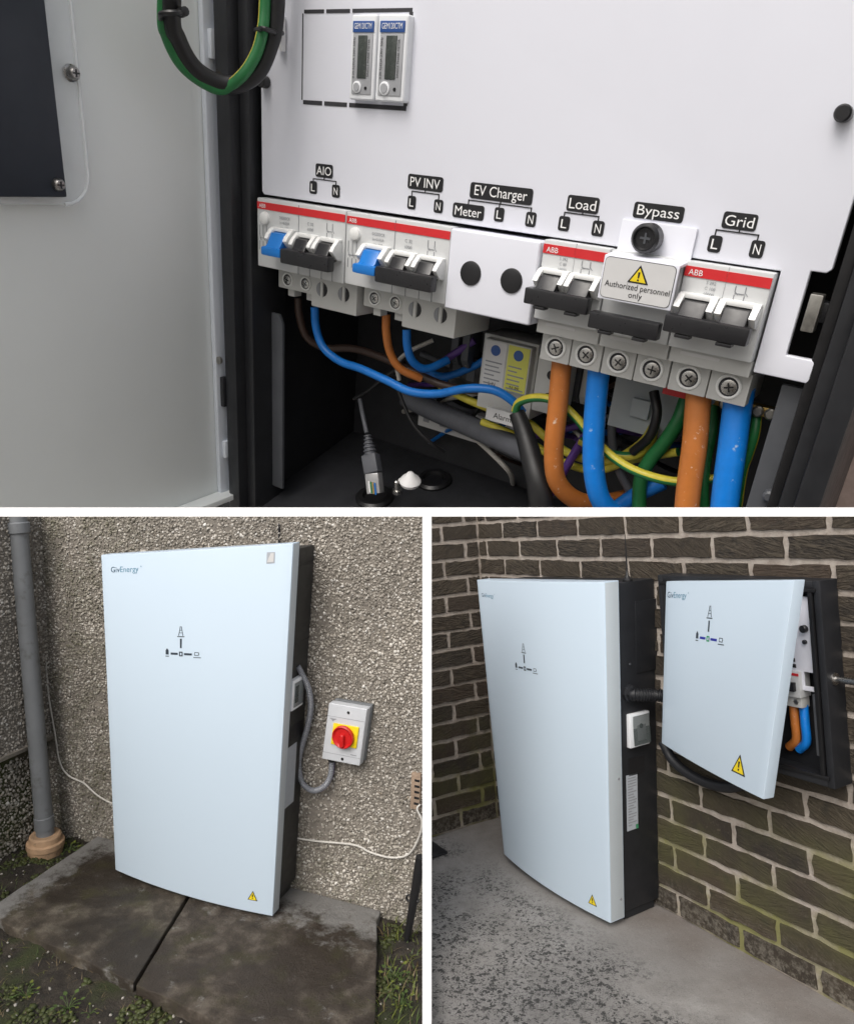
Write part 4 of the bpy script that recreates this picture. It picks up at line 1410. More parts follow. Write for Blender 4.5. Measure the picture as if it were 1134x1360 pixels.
# steel bracket strips inside, with fixings
a0, a1 = A(345, 420, .05), A(364, 640, .05)
br_ = MB().prism([(-.404, A(350, 412, .03).z), (-.388, A(350, 412, .03).z), (-.380, A(350, 424, .03).z), (-.380, A(358, 642, .03).z), (-.404, A(358, 642, .03).z)], .028, .034, axis=1).build('bracket_strip', 'bracket_grey', en, bevel=.0015)
q = A(352, 458, .028)
MB().cyl((q.x, .028, q.z), (-.2, -1, 0), .016, .0052, 14).build('bracket_stud', 'bracket_grey', br_)
q = A(356, 513, .028)
MB().lathe((q.x, .028, q.z), (0, -1, 0), [(0, .0085), (.002, .0085), (.003, .004), (.001, .003)], 18).build('bracket_rivet', 'steel_dull', br_)
x0 = A(1037, 515, .02).x
rb_ = MB().box(x0, x0 + .030, .018, .026, -.40, A(1050, 513, .018).z).build('bracket_strip', 'bracket_grey', en, bevel=.0015)
q = A(1022, 657, .018)
MB().lathe((q.x, .018, q.z), (0, -1, 0), [(0, .007), (.008, .0065), (.010, .004)], 16).build('bracket_stud', 'bracket_grey', rb_)
# gland grommets in the floor
for px, py, r, y_ in ((640, 628, .032, .15), (585, 655, .036, .09), (580, 600, .032, .21), (500, 632, .034, .12), (690, 660, .03, .16)):
    x_ = A(px, py, y_).x
    MB().lathe((x_, y_, ZF + FS * (y_ + .03) - .002), (0, -FS, 1), [(0, r), (.006, r), (.010, r * .85), (.010, r * .62), (.004, r * .55), (.003, r * .1)], 24).build('grommet', 'rubber', en)
# black peg through the panel edge at left, another at the right edge
for px, py in ((352, 109), (1120, 151)):
    q = A(px, py, -.004)
    MB().lathe((q.x, -.001, q.z), (0, -1, 0), [(0, .0075), (.010, .0075), (.012, .006)], 16).build('peg', 'toggle_black', en)

# door, opened square to the box, seen from inside
DX = -.468
def D(px, py, x=DX):
    return at('T', px, py, 0, x)
zb = D(288, 657).z
yo = -.46
dr_ = MB().box(DX - .012, DX, yo, -.020, zb, .50).build('door', 'door_white', en, bevel=.003)
MB().box(DX + .0004, DX + .030, yo, -.020, zb - .004, zb + .006).build('door_fold', 'door_white', dr_, bevel=.002)
MB().box(DX + .0002, DX + .010, -.040, -.020, zb, .50).build('door_fold', 'door_lip', dr_, bevel=.003)
MB().box(DX + .0002, -.4505, -.0196, .010, zb - .02, .50).build('door_edge', 'door_lip', en, bevel=.003)
for py, h in ((60, .035), (520, .05), (595, .03)):
    q = A(307, py, -.02)
    MB().box(-.458, -.4502, -.034, -.022, q.z - h / 2, q.z + h / 2).build('hinge', 'door_lip' if py != 520 else 'box_black', en, bevel=.002)
q = A(309, 482, -.03)
MB().lathe((-.455, -.034, q.z), (0, -1, 0), [(0, .006), (.004, .006), (.005, .003)], 14).build('hinge_screw', 'steel_dull', en)
q = A(304, 100, -.03)
MB().lathe((-.455, -.034, q.z), (0, -1, 0), [(0, .006), (.004, .006), (.005, .003)], 14).build('hinge_screw', 'brass', en)
# clear cover and dark plate on the door
pl0, pl1 = D(80, 262, DX + .022), D(73, 20, DX + .022)
yi = (pl0.y + pl1.y) / 2
cl0 = D(116, 215, DX + .014)
zc = D(60, 272, DX + .014).z
rad = .035
pts = [(yo + .02, zc), (cl0.y - rad, zc)] + [(cl0.y - rad + rad * math.sin(t * math.pi / 12), zc + rad - rad * math.cos(t * math.pi / 12)) for t in range(1, 7)] + [(cl0.y, .46), (yo + .02, .46)]
pp = MB().prism(pts, DX + .009, DX + .013, axis=0).build('clear_cover', 'perspex', dr_, bevel=.001)
rim_ = [(DX + .0135, a_, b__) for a_, b__ in pts[1:-1]]
MB().tube(rim_, .0022, 8, smooth=0).build('cover_edge', 'perspex_edge', dr_)
MB().box(DX + .0135, DX + .022, yo + .02, yi, pl0.z, .46).build('dark_plate', 'plate_dark', dr_, bevel=.002)
for px, py, xx in ((97, 97, DX + .016), (77, 245, DX + .022)):
    q = D(px, py, xx)
    sc_ = MB().lathe((xx, q.y, q.z), (1, 0, 0), [(-.006, .0095), (-.003, .0095), (-.002, .0075), (.004, .0072), (.007, .005), (.0072, .003)], 18).build('door_screw', 'bolt_grey', dr_)
    MB().box(xx + .0065, xx + .0078, q.y - .004, q.y + .004, q.z - .0008, q.z + .0008).build('cross_slot', 'print_black', sc_)
    MB().box(xx + .0066, xx + .0079, q.y - .0008, q.y + .0008, q.z - .004, q.z + .004).build('cross_slot', 'print_black', sc_)

# white front panel
out = [(PXL + .004, .40), (PXL, .38), (PXL, PZ + .004), (PXL + .004, PZ), (.3215, PZ), (.3215, -.118), (.3735, -.118), (.3775, -.114), (.3775, -.0965), (.3725, -.0945), (.348, -.0945), (.348, -.0125), (.362, -.0125), (PXR, -.0085), (PXR, .40)]
pn = MB().prism(out, 0.0, .010, axis=1).build('front_panel', 'panel_white', en, bevel=.0018, seg=3, sharp=30)
# knock-out window with two energy meters
wx0, wx1, wz0, wz1 = r4(0, (401, 17), (546, 17), (402, 132), (541, 142))
mb = MB()
for nm, (xa, xb, za, zb_) in {'a': (wx0, wx0 + .0014, wz0, wz1), 'b': (wx1 - .004, wx1 + .001, wz0, wz1)}.items():
    mb.box(xa, xb, -.0006, .001, za, zb_)
o_ = mb
for xa, xb, za, zb_ in ((wx0 + .003, wx0 + .036, wz1, wz1 + .004), (wx0 + .040, wx0 + .078, wz1, wz1 + .004), (wx0 + .082, wx1, wz1, wz1 + .004),
                        (wx0 + .003, wx0 + .036, wz0 - .005, wz0), (wx0 + .040, wx0 + .078, wz0 - .005, wz0), (wx0 + .082, wx1, wz0 - .005, wz0)):
    MB().box(xa, xb, -.0006, .001, za, zb_).build('knockout_slot', 'slot_dark', pn)
MB().box(wx0, wx0 + .0014, -.0006, .001, wz0, wz1).build('knockout_slot', 'slot_dark', pn)
MB().box(wx1 - .004, wx1 + .0012, -.0006, .001, wz0, wz1).build('knockout_slot', 'slot_dark', pn)

def meter(px0, px1, label):
    x0 = A(px0, 75, -.012).x
    x1 = A(px1, 78, -.012).x
    z0, z1 = A(480, 133, -.012).z, A(480, 19, -.012).z
    w, h = x1 - x0, z1 - z0
    r = thing('energy_meter', label, 'meter', 'T', (x0, 0, z0), 'energy meters in the panel window')
    bd = MB().box(x0, x1, -.012, .004, z0, z1).build('case', 'meter_white', r, bevel=.0035, seg=3)
    MB().box(x0 + w * .12, x1 - w * .10, -0.0132, -0.0115, z0 + h * .07, z1 - h * .22).build('face_plate', 'meter_face', r, bevel=.0008)
    MB().box(x0 + w * .10, x1 - w * .08, -0.0136, -0.0115, z1 - h * .205, z1 - h * .075).build('name_band', 'meter_blue', r, bevel=.0008)
    t_ = MB()
    t_.text('GEM120CTM', lambda a, b_: (x0 + w * .51 + a, -0.0139, z1 - h * .165 + b_), .0085, 0, 'C', w * .68)
    t_.build('name_print', 'print_white', r, flat=True)
    MB().box(x0 + w * .34, x1 - w * .30, -0.0142, -0.0125, z0 + h * .26, z1 - h * .24).build('screen', 'meter_lcd', r, bevel=.0008)
    for s_, fx, ln in (('0.25-5(45)A 230V 50Hz', .22, .48), ('SINGLE PHASE METER', .80, .44)):
        t_ = MB()
        fx_ = x0 + w * fx
        t_.text(s_, lambda a, b_: (fx_ - b_, -0.0136, z0 + h * .50 + a), .0042, 0, 'C', h * ln)
        t_.build('side_print', 'print_black', r, flat=True)
    bt = MB().lathe((x0 + w * .36, -0.0132, z0 + h * .155), (0, -1, 0), [(0, w * .17), (.0012, w * .17), (.0016, w * .15)], 20).build('button_ring', 'meter_white', r)
    MB().lathe((x0 + w * .36, -0.0146, z0 + h * .155), (0, -1, 0), [(0, w * .12), (.0012, w * .115)], 18).build('button', 'meter_face', bt)
    MB().lathe((x0 + w * .70, -0.0132, z0 + h * .145), (0, -1, 0), [(0, w * .05), (.0008, w * .045)], 12).build('pulse_light', 'print_black', r)
    return r
meter(465, 498, 'left of the two slim white energy meters with blue name band')
meter(500, 539, 'right of the two slim white energy meters at the window edge')

# black circuit labels printed on the panel
def rrect(mb, x0, x1, z0, z1, y, r, m=0):
    pts = []
    for cx, cz, a0_ in ((x1 - r, z1 - r, 0), (x0 + r, z1 - r, 90), (x0 + r, z0 + r, 180), (x1 - r, z0 + r, 270)):
        for i in range(4):
            a = math.radians(a0_ + 30 * i)
            pts.append((cx + r * math.cos(a), y, cz + r * math.sin(a)))
    mb.add(pts, [tuple(range(len(pts) - 1, -1, -1))], m)
def plabel(txt, px, py, wpx, hpx):
    c_ = A(px, py, 0)
    w = A(px + wpx / 2, py, 0).x - A(px - wpx / 2, py, 0).x
    h = A(px, py - hpx / 2, 0).z - A(px, py + hpx / 2, 0).z
    mb = MB()
    rrect(mb, c_.x - w / 2, c_.x + w / 2, c_.z - h / 2, c_.z + h / 2, -.0007, h * .18, 0)
    desc = any(k in txt for k in 'gypj')
    size = h * (.92 if len(txt) > 1 else .86)
    mb.text(txt, lambda a, b_: (c_.x + a, -.0012, c_.z + b_ - size * (.30 if desc else .345)), size, 1, 'C', w * (.84 if len(txt) > 1 else .5))
    return mb.build('circuit_label', ['print_black', 'print_white'], pn, flat=True)
def link(px, py, boxes, drop):
    """printed bracket from a heading down to its boxes"""
    c_ = A(px, py, 0)
    z = A(px, py + drop, 0).z
    xs_ = [A(bx, by, 0).x for bx, by in boxes]
    zt = [A(bx, by, 0).z for bx, by in boxes]
    mb = MB()
    t_ = .0006
    mb.box(c_.x - t_, c_.x + t_, -.0008, .0004, z, c_.z)
    mb.box(min(xs_) - t_, max(xs_) + t_, -.0008, .0004, z - t_, z + t_)
    for x_, z_ in zip(xs_, zt):
        mb.box(x_ - t_, x_ + t_, -.0008, .0004, z_, z)
    o_ = mb.build('label_bracket', 'print_black', pn)
    o_['kind'] = 'stuff'
for a in (('AIO', 431, 227, 23, 18), ('L', 416.5, 249, 10, 17), ('N', 446.5, 254, 10.5, 17), ('PV INV', 565, 243, 47, 20), ('L', 547, 269, 11, 18), ('N', 582.5, 274, 12, 18),
          ('EV Charger', 665, 257, 84, 22), ('Meter', 622, 281, 42, 20), ('L', 663, 285, 13, 19), ('N', 705, 291.5, 14, 20), ('Load', 774, 271.5, 43, 22), ('L', 749, 297, 15, 20), ('N', 794, 303.5, 16, 21),
          ('Bypass', 874, 282, 68, 22), ('Grid', 982, 294, 47, 23), ('L', 949, 324, 18, 23), ('N', 1005, 331, 19, 24)):
    plabel(*a)
link(431, 236, [(416.5, 241), (446.5, 246)], 3)
link(565, 252, [(547, 261), (582.5, 266)], 4)
link(665, 267, [(622, 272), (663, 276), (705, 282)], 4)
link(774, 281, [(749, 288), (794, 294)], 4)
link(982, 305, [(949, 313), (1005, 320)], 4)

# breakers ----------------------------------------------------------------
def screw_head(o, parent, r, mat='steel'):
    MB().lathe(o, (0, -1, 0), [(-.0006, r * 1.40), (.0014, r * 1.38), (.0022, r * 1.25), (.0018, r * 1.08), (.0006, r * 1.05)], 20).build('terminal_ring', 'hood_white', parent)
    MB().lathe((o[0], o[1] - .0006, o[2]), (0, -1, 0), [(-.001, r * 1.06), (.0004, r * 1.06)], 20).build('terminal_well', 'slot_dark', parent)
    s1 = MB().lathe((o[0] + r * .06, o[1] - .0010, o[2] - r * .04), (0, -1, 0), [(-.001, r * .86), (.0006, r * .84), (.0014, r * .60), (.0015, r * .1)], 16).build('terminal_screw', mat, parent)
    q = (o[0] + r * .06, o[1] - .0025, o[2] - r * .04)
    a = RNG.uniform(0, 1.5)
    for k in (0, math.pi / 2):
        c_, s_ = math.cos(a + k) * r * .52, math.sin(a + k) * r * .52
        u_, v_ = -math.sin(a + k) * r * .09, math.cos(a + k) * r * .09
        y_ = q[1] - (.0001 if k else 0)
        MB().hexa([(q[0] + c_ + u_, y_, q[2] + s_ + v_), (q[0] + c_ - u_, y_, q[2] + s_ - v_), (q[0] + c_ - u_, y_ + .001, q[2] + s_ - v_), (q[0] + c_ + u_, y_ + .001, q[2] + s_ + v_),
                   (q[0] - c_ + u_, y_, q[2] - s_ + v_), (q[0] - c_ - u_, y_, q[2] - s_ - v_), (q[0] - c_ - u_, y_ + .001, q[2] - s_ - v_), (q[0] - c_ + u_, y_ + .001, q[2] - s_ + v_)]).build('cross_slot', 'print_black', s1)
def lever_hood(x0, x1, z0, z1, y, parent, mat='hood_white'):
    """white rounded cheeks either side of a lever"""
    t_ = (x1 - x0) * .17
    for xa in (x0, x1 - t_):
        pr = [(y + .002, z0), (y - .010, z0 + .003), (y - .019, z0 + .012), (y - .021, (z0 + z1) / 2), (y - .017, z1 - .008), (y - .008, z1), (y + .002, z1)]
        MB().prism(pr, xa, xa + t_, axis=0).build('hood', mat, parent, bevel=.0018)
    MB().box(x0, x1, y - .008, y + .002, z1 - .0045, z1 + .001).build('hood', mat, parent, bevel=.0018)
def face_print(parent, x, z, y, lines, size, mat='print_pale'):
    mb = MB()
    for i, s_ in enumerate(lines):
        mb.text(s_, lambda a, b_: (x + a, y, z - i * size * 1.25 + b_), size, 0, 'C')
    mb.build('face_print', mat, parent, flat=True)
def wiring_print(parent, x, z, y, w, h, n, mat='print_pale'):
    """little circuit diagram"""
    mb = MB()
    for i in range(n):
        xx = x + w * i / max(1, n - 1)
        mb.box(xx - .0004, xx + .0004, y, y + .0005, z - h * .4, z)
        mb.add([(xx - .0004, y, z - h * .4), (xx + .003, y, z - h * .62), (xx + .0038, y, z - h * .60), (xx + .0004, y, z - h * .38)], [(0, 1, 2, 3)])
        mb.box(xx - .0004, xx + .0004, y, y + .0005, z - h, z - h * .64)
    mb.box(x, x + w, y, y + .0005, z - h * .52 - .0003, z - h * .52 + .0003)
    o_ = mb.build('circuit_print', mat, parent)
    o_['kind'] = 'stuff'

FY = -.012
def rcbo(x0, x1, z1, z0, label, rating):
    w = x1 - x0
    r = thing('rcbo', label, 'breaker', 'T', (x0, 0, z0), 'residual current breakers')
    MB().box(x0, x1 - .001, FY, .09, z0, z1).build('housing', 'breaker_face', r, bevel=.002, seg=2)
    MB().box(x0 + .001, x0 + w * .485, FY - .0008, FY + .001, z1 - .0145, z1 - .005).build('red_stripe', 'stripe_red', r)
    MB().box(x0 + w * .488, x1 - .002, FY - .0008, FY + .001, z1 - .0145, z1 - .005).build('red_stripe', 'stripe_red', r)
    t_ = MB()
    t_.text('ABB', lambda a, b_: (x0 + .005 + a, FY - .0012, z1 - .0125 + b_), .0075, 0, 'L')
    t_.build('maker_print', 'print_white', r, flat=True)
    MB().lathe((x0 + w * .10, FY, z1 - .026), (0, -1, 0), [(0, .0085), (.004, .0080), (.0052, .006)], 20).build('test_button', 'hood_white', r)
    face_print(r, x0 + w * .33, z1 - .024, FY - .0006, ['DS202CR', 'In=0.03A', 'Un 230'], .0052)
    face_print(r, x0 + w * .62, z1 - .026, FY - .0006, [rating, '6000'], .0058)
    wiring_print(r, x0 + w * .80, z1 - .019, FY - .0006, .010, .020, 2)
    wiring_print(r, x0 + w * .03, z1 - .036, FY - .0006, .014, .034, 3)
    # blue lever
    zt, zl = z1 - .036, z0 + .028
    lever_hood(x0 + w * .20, x0 + w * .46, zl + .002, zt, FY, r)
    lv = MB()
    lv.prism([(FY, zt - .004), (FY - .014, zt - .006), (FY - .022, zt - .020), (FY - .028, zl + .004), (FY - .028, zl - .006), (FY - .020, zl - .006), (FY, zl)], x0 + w * .25, x0 + w * .41, axis=0)
    lv.build('blue_lever', 'toggle_blue', r, bevel=.0015)
    MB().box(x0 + w * .215, x0 + w * .44, FY - .029, FY - .017, zl - .006, zl + .006).build('blue_lever', 'toggle_blue', r, bevel=.003)
    # two black levers joined by a bar
    for k in (.485, .735):
        lever_hood(x0 + w * k, x0 + w * (k + .235), zl + .000, zt - .002, FY, r)
        lv = MB()
        lv.prism([(FY, zt - .006), (FY - .014, zt - .008), (FY - .022, zt - .022), (FY - .028, zl + .002), (FY - .020, zl - .006), (FY, zl)], x0 + w * (k + .05), x0 + w * (k + .185), axis=0)
        lv.build('black_lever', 'toggle_black', r, bevel=.0015)
    MB().box(x0 + w * .445, x0 + w * .975, FY - .030, FY - .016, zl - .012, zl + .008).build('lever_bar', 'toggle_black', r, bevel=.003)
    MB().box(x0 + w * .34, x0 + w * .50, FY - .0008, FY + .001, z0 + .014, z0 + .020).build('serial_print', 'label_white', r)
    # housing seams
    for k in (.488, .62, .75, .87):
        MB().box(x0 + w * k - .0005, x0 + w * k + .0005, FY - .0004, FY + .001, z0, z0 + (.02 if k > .5 else z1 - z0 - .002)).build('seam', 'print_pale', r)
    # terminals: plain half and the deeper shrouded half
    tz0 = z0 - .033
    tb = MB().box(x0 + .006, x0 + w * .47, .024, .10, tz0, z0 - .0005).build('terminal_block', 'breaker_grey', r, bevel=.002)
    for k in (.12, .34):
        screw_head((x0 + w * k + .006, .024, z0 - .019), tb, .0075)
    for k in (.10, .33):
        MB().box(x0 + w * k, x0 + w * (k + .08), .034, .05, tz0 - .012, tz0 - .0005).build('clamp_foot', 'breaker_grey', tb, bevel=.001)
    tb2 = MB().box(x0 + w * .475, x1 - .001, .018, .11, z0 - .048, z0 - .0005).build('shroud', 'breaker_grey', r, bevel=.0022)
    for k in (.60, .85):
        cx, cz = x0 + w * k, z0 - .021
        for sgn in (-1, 1):
            pts = []
            for i in range(7):
                a = math.radians(90 + sgn * (20 + 140 * i / 6))
                pts.append((cx + .0105 * math.cos(a), cz + .0105 * math.sin(a)))
            if sgn < 0:
                MB().prism(pts, .0172, .0185, axis=1).build('test_slot', 'print_black', tb2)
            else:
                MB().prism(pts, .0172, .0185, axis=1).build('test_slot', 'print_grey', tb2)
        MB().box(cx - .0022, cx + .0022, .0168, .0186, cz - .011, cz + .011).build('slot_bar', 'breaker_grey', tb2)
    return r
rcbo(-.3905, -.2235, -.0205, -.1145, 'leftmost breaker with blue lever, below the AIO label', 'C 32')
rcbo(-.2230, -.0560, -.0210, -.1135, 'second breaker with blue lever, below the PV INV label', 'C 32')

# blank cover with two holes drawn as black discs
bc = thing('blank_cover', 'plain white cover plate with two round holes shown as black discs', 'cover', 'T', (-.055, 0, -.115))
MB().box(-.0550, .0665, -.0165, .06, -.1165, -.0215).build('cover_plate', 'panel_white', bc, bevel=.0035, seg=3)
for px, py in ((625, 363), (679, 373)):
    q = A(px, py, -.0168)
    MB().lathe((q.x, -.0163, q.z), (0, -1, 0), [(0, .0145), (.0018, .0142), (.0026, .012), (.0028, .002)], 26).build('plug', 'toggle_black', bc)  # black disc drawn for the dark of the hole, no plug is there

def big_breaker(x0, x1, label, group, rating, prints=True):
    z1, z0 = -.0185, -.107
    w = x1 - x0
    r = thing('main_breaker', label, 'breaker', 'T', (x0, 0, z0), group)
    MB().box(x0, x1 - .0008, FY, .09, z0, z1).build('housing', 'breaker_face', r, bevel=.002)
    if prints:
        MB().box(x0 + .0006, x0 + w * .495, FY - .0008, FY + .001, z1 - .0145, z1 - .0045).build('red_stripe', 'stripe_red', r)
        MB().box(x0 + w * .498, x1 - .0015, FY - .0008, FY + .001, z1 - .0145, z1 - .0045).build('red_stripe', 'stripe_red', r)
        t_ = MB()
        t_.text('ABB', lambda a, b_: (x0 + .005 + a, FY - .0012, z1 - .0128 + b_), .0082, 0, 'L')
        t_.build('maker_print', 'print_white', r, flat=True)
        face_print(r, x0 + w * .34, z1 - .0195, FY - .0006, ['S 292', rating, '10000'], .0045)
        wiring_print(r, x0 + w * .62, z1 - .0165, FY - .0006, .010, .014, 2)
        MB().box(x0 + w * .497, x0 + w * .5, FY - .0003, FY + .001, z1 - .045, z1).build('seam', 'print_pale', r)
    zt, zl = z1 - .031, (z0 + .031 if prints else z0 + .019)
    for k in (.02, .50) if prints else ():
        lever_hood(x0 + w * k, x0 + w * (k + .46), zl + .002, zt, FY, r)
        lv = MB()
        lv.prism([(FY, zt - .004), (FY - .014, zt - .006), (FY - .022, zt - .018), (FY - .028, zl + .004), (FY - .020, zl - .004), (FY, zl)], x0 + w * (k + .085), x0 + w * (k + .375), axis=0)
        lv.build('black_lever', 'toggle_black', r, bevel=.0015)
    MB().box(x0 - .001, x1 - .004, FY - .030, FY - .016, zl - .011, zl + .007).build('lever_bar', 'toggle_black', r, bevel=.0022)
    for k in (.14, .62):
        MB().box(x0 + w * k, x0 + w * (k + .18), FY - .029, FY - .017, zl - .015, zl - .0114).build('lever_foot', 'toggle_black', r, bevel=.001)
    # lower step and the two screw terminals
    MB().box(x0 + .0005, x1 - .001, .000, .09, z0 - .018, z0 - .0004).build('step', 'breaker_grey', r, bevel=.0015)
    MB().box(x0 + .012, x0 + w * .62, -.0006, .001, z0 - .008, z0 - .004).build('serial_print', 'label_white', r)
    for k in (0, 1):
        xa = x0 + w * k * .5
        tb = MB().box(xa + .0006, xa + w * .5 - .0006, .020, .09, z0 - .054, z0 - .0184).build('terminal_block', 'breaker_grey', r, bevel=.0015)
        screw_head((xa + w * .25, .020, z0 - .036), tb, .0100)
    return r
big_breaker(.0685, .1495, 'main breaker under the Load label, between blank cover and bypass bracket', 'main breakers in the right bank', 'C 80')
big_breaker(.1500, .2315, 'middle main breaker mostly hidden by the white bypass bracket', 'main breakers in the right bank', '', False)
big_breaker(.2320, .3200, 'rightmost main breaker under the Grid label, beside the panel cut-out', 'main breakers in the right bank', 'C 100')

# bypass bracket: folded white plate with black thumb knob and a warning sticker
bp_ = thing('bypass_bracket', 'folded white bracket with black knob and authorised personnel warning sticker', 'bracket', 'T', (.19, 0, -.07))
ux0, ux1, uz0, uz1 = r4(-.004, (822, 290), (921, 303), (816, 338), (912, 350))
lx0, lx1, lz0, lz1 = r4(-.036, (805, 340), (908, 352), (795, 398), (893, 412))
prof = [(-.0005, uz1), (-.004, uz1), (-.004, uz0 + .004), (-.0355, lz1), (-.0355, lz0), (-.032, lz0), (-.032, lz1 - .003), (-.0005, uz0)]
MB().prism(prof, (ux0 + lx0) / 2, (ux1 + lx1) / 2, axis=0).build('plate', 'panel_white', bp_, bevel=.0012)
bx0_, bx1_ = (ux0 + lx0) / 2, (ux1 + lx1) / 2
kq = A(862, 316, -.010)
kb = MB().lathe((kq.x, -.0042, kq.z), (0, -1, 0), [(0, .010), (.004, .010), (.005, .0150), (.019, .0150), (.022, .0125), (.0222, .0115), (.0185, .010), (.018, .001)], 28).build('knob', 'toggle_black', bp_)
MB().box(kq.x - .0055, kq.x + .0055, -.0232, -.0215, kq.z - .0011, kq.z + .0011).build('knob_slot', 'bracket_grey', kb)
MB().box(kq.x - .0011, kq.x + .0011, -.0233, -.0215, kq.z - .0055, kq.z + .0055).build('knob_slot', 'bracket_grey', kb)
sm = (lz1 + lz0) / 2
stx0, stx1, stz0, stz1 = bx0_ + .002, bx1_ - .002, lz0 + .002, lz1 - .001
mb = MB()
rrect(mb, stx0, stx1, stz0, stz1, -0.0359, .005, 0)
rrect(mb, stx0 + .0006, stx1 - .0006, stz0 + .0006, stz1 - .0006, -0.0363, .0046, 1)
cx = (stx0 + stx1) / 2 + .001
th_ = (stz1 - stz0) * .44
zt_ = stz1 - .004
mb.add([(cx - .62 * th_, -0.0367, zt_ - th_), (cx + .62 * th_, -0.0367, zt_ - th_), (cx, -0.0367, zt_)], [(0, 1, 2)], 0)
mb.add([(cx - .46 * th_, -0.0371, zt_ - th_ * .92), (cx + .46 * th_, -0.0371, zt_ - th_ * .92), (cx, -0.0371, zt_ - th_ * .16)], [(0, 1, 2)], 2)
mb.add([(cx - .04 * th_, -0.0375, zt_ - th_ * .70), (cx + .04 * th_, -0.0375, zt_ - th_ * .70), (cx + .06 * th_, -0.0375, zt_ - th_ * .38), (cx - .06 * th_, -0.0375, zt_ - th_ * .38)], [(0, 1, 2, 3)], 0)
mb.add([(cx - .05 * th_, -0.0375, zt_ - th_ * .86), (cx + .05 * th_, -0.0375, zt_ - th_ * .86), (cx + .05 * th_, -0.0375, zt_ - th_ * .77), (cx - .05 * th_, -0.0375, zt_ - th_ * .77)], [(0, 1, 2, 3)], 0)
mb.text('Authorized personnel', lambda a, b_: (cx + a, -0.0367, stz0 + (stz1 - stz0) * .29 + b_), .0088, 0, 'C', (stx1 - stx0) * .92)
mb.text('only', lambda a, b_: (cx + a, -0.0367, stz0 + (stz1 - stz0) * .10 + b_), .0088, 0, 'C')
mb.build('warning_sticker', ['print_black', 'label_white', 'warn_yellow'], bp_, flat=True)

# door latch in the cut-out at the right
q0, q1 = A(1090, 390, .006), A(1078, 440, .006)
lt = thing('latch_tongue', 'worn steel latch tongue in the dark cut-out at the right', 'latch', 'T', (q0.x, 0, q1.z))
MB().box(q0.x - .0075, q0.x + .0045, -.006, .010, q1.z, q0.z).build('tongue', 'steel_dull', lt, bevel=.0015)
MB().box(q0.x - .010, q0.x + .012, .0102, .028, q1.z + .008, q0.z - .008).build('latch_bar', 'box_black', lt, bevel=.002)

# cables -------------------------------------------------------------------
def cable(name, label, pts, r, mat, **kw):
    P = [A(x, y, d) for x, y, d in pts]
    mb = MB()
    mb.tube(P, r, kw.pop('n', 14), **kw)
    return tag(mb.build(name, mat, base=P[0]), label, 'cable')
cable('supply_cable', 'thick orange cable below the Load breaker, left of the two', [(748, 462, .045), (745, 490, .045), (740, 545, .04), (735, 600, .04), (740, 640, .05), (765, 664, .08), (800, 668, .12), (840, 660, .16)], .0128, 'cable_orange', n=18)
cable('supply_cable', 'thick blue cable below the Load breaker, curving away at its foot', [(797, 470, .045), (794, 500, .045), (789, 560, .04), (788, 620, .04), (798, 665, .05), (825, 690, .08)], .0135, 'cable_blue', n=18)
cable('supply_cable', 'thick orange cable below the Grid breaker', [(931, 500, .045), (927, 530, .045), (922, 590, .035), (914, 650, .03), (908, 720, .03)], .0145, 'cable_orange', n=18)
cable('supply_cable', 'thickest blue cable at the right under the Grid breaker', [(983, 515, .045), (978, 545, .045), (971, 600, .035), (963, 660, .03), (957, 730, .03)], .0158, 'cable_blue', n=18)
cable('wire', 'dark brown wire from the leftmost breaker running behind', [(396, 396, .06), (398, 420, .06), (408, 448, .07), (432, 462, .09), (468, 463, .10), (505, 474, .10), (545, 492, .10), (590, 512, .11), (640, 520, .12)], .0062, 'cable_brown')
cable('wire', 'long thin blue wire swooping from the leftmost breaker to the right', [(418, 408, .05), (420, 436, .05), (430, 462, .05), (452, 480, .05), (480, 490, .05), (515, 506, .05), (545, 520, .05), (580, 523, .055), (620, 516, .06), (655, 518, .07), (680, 532, .08), (694, 548, .09)], .0062, 'cable_blue_thin')
cable('wire', 'short orange wire under the second breaker', [(513, 418, .06), (513, 440, .06), (518, 468, .07), (532, 490, .08), (560, 503, .10)], .0062, 'cable_orange')
cable('wire', 'short blue wire under the second breaker', [(540, 438, .06), (541, 460, .06), (548, 480, .07), (566, 490, .09), (595, 478, .12)], .0062, 'cable_blue_thin')
cable('wire', 'purple wire rising behind the second breaker shroud', [(548, 496, .12), (575, 488, .12), (600, 472, .13), (630, 452, .14)], .0055, 'cable_purple')
cable('wire', 'purple wire slanting down between the left orange and blue cables', [(800, 545, .12), (770, 590, .11), (745, 632, .10), (725, 665, .09), (708, 700, .08)], .0062, 'cable_purple')
cable('earth_wire', 'green and yellow earth wire arching out of the black sleeve', [(684, 546, .07), (690, 534, .065), (712, 528, .06), (738, 533, .06), (762, 552, .06), (790, 585, .06), (820, 612, .055), (855, 630, .05), (900, 640, .06), (950, 636, .07)], .0058, ['cable_green', 'cable_yellow'], stripe=(1, 3, 5))
cable('earth_wire', 'mostly yellow earth wire lying behind the grey conduit', [(585, 512, .13), (620, 530, .13), (660, 546, .13), (700, 560, .13), (730, 585, .13), (765, 606, .12), (810, 612, .12), (850, 590, .12), (868, 566, .12)], .0062, ['cable_green', 'cable_yellow'], stripe=(1, 2, 10))
cable('earth_wire', 'lower yellow earth wire behind the left orange cable', [(640, 560, .14), (700, 585, .14), (740, 610, .13), (790, 625, .12), (840, 610, .12), (900, 600, .11)], .0058, ['cable_green', 'cable_yellow'], stripe=(1, 2, 9))
cable('earth_wire', 'thick green earth cable behind the right orange cable', [(912, 528, .11), (900, 560, .10), (880, 590, .10), (862, 612, .10), (850, 640, .10), (848, 690, .10)], .0095, 'cable_green')
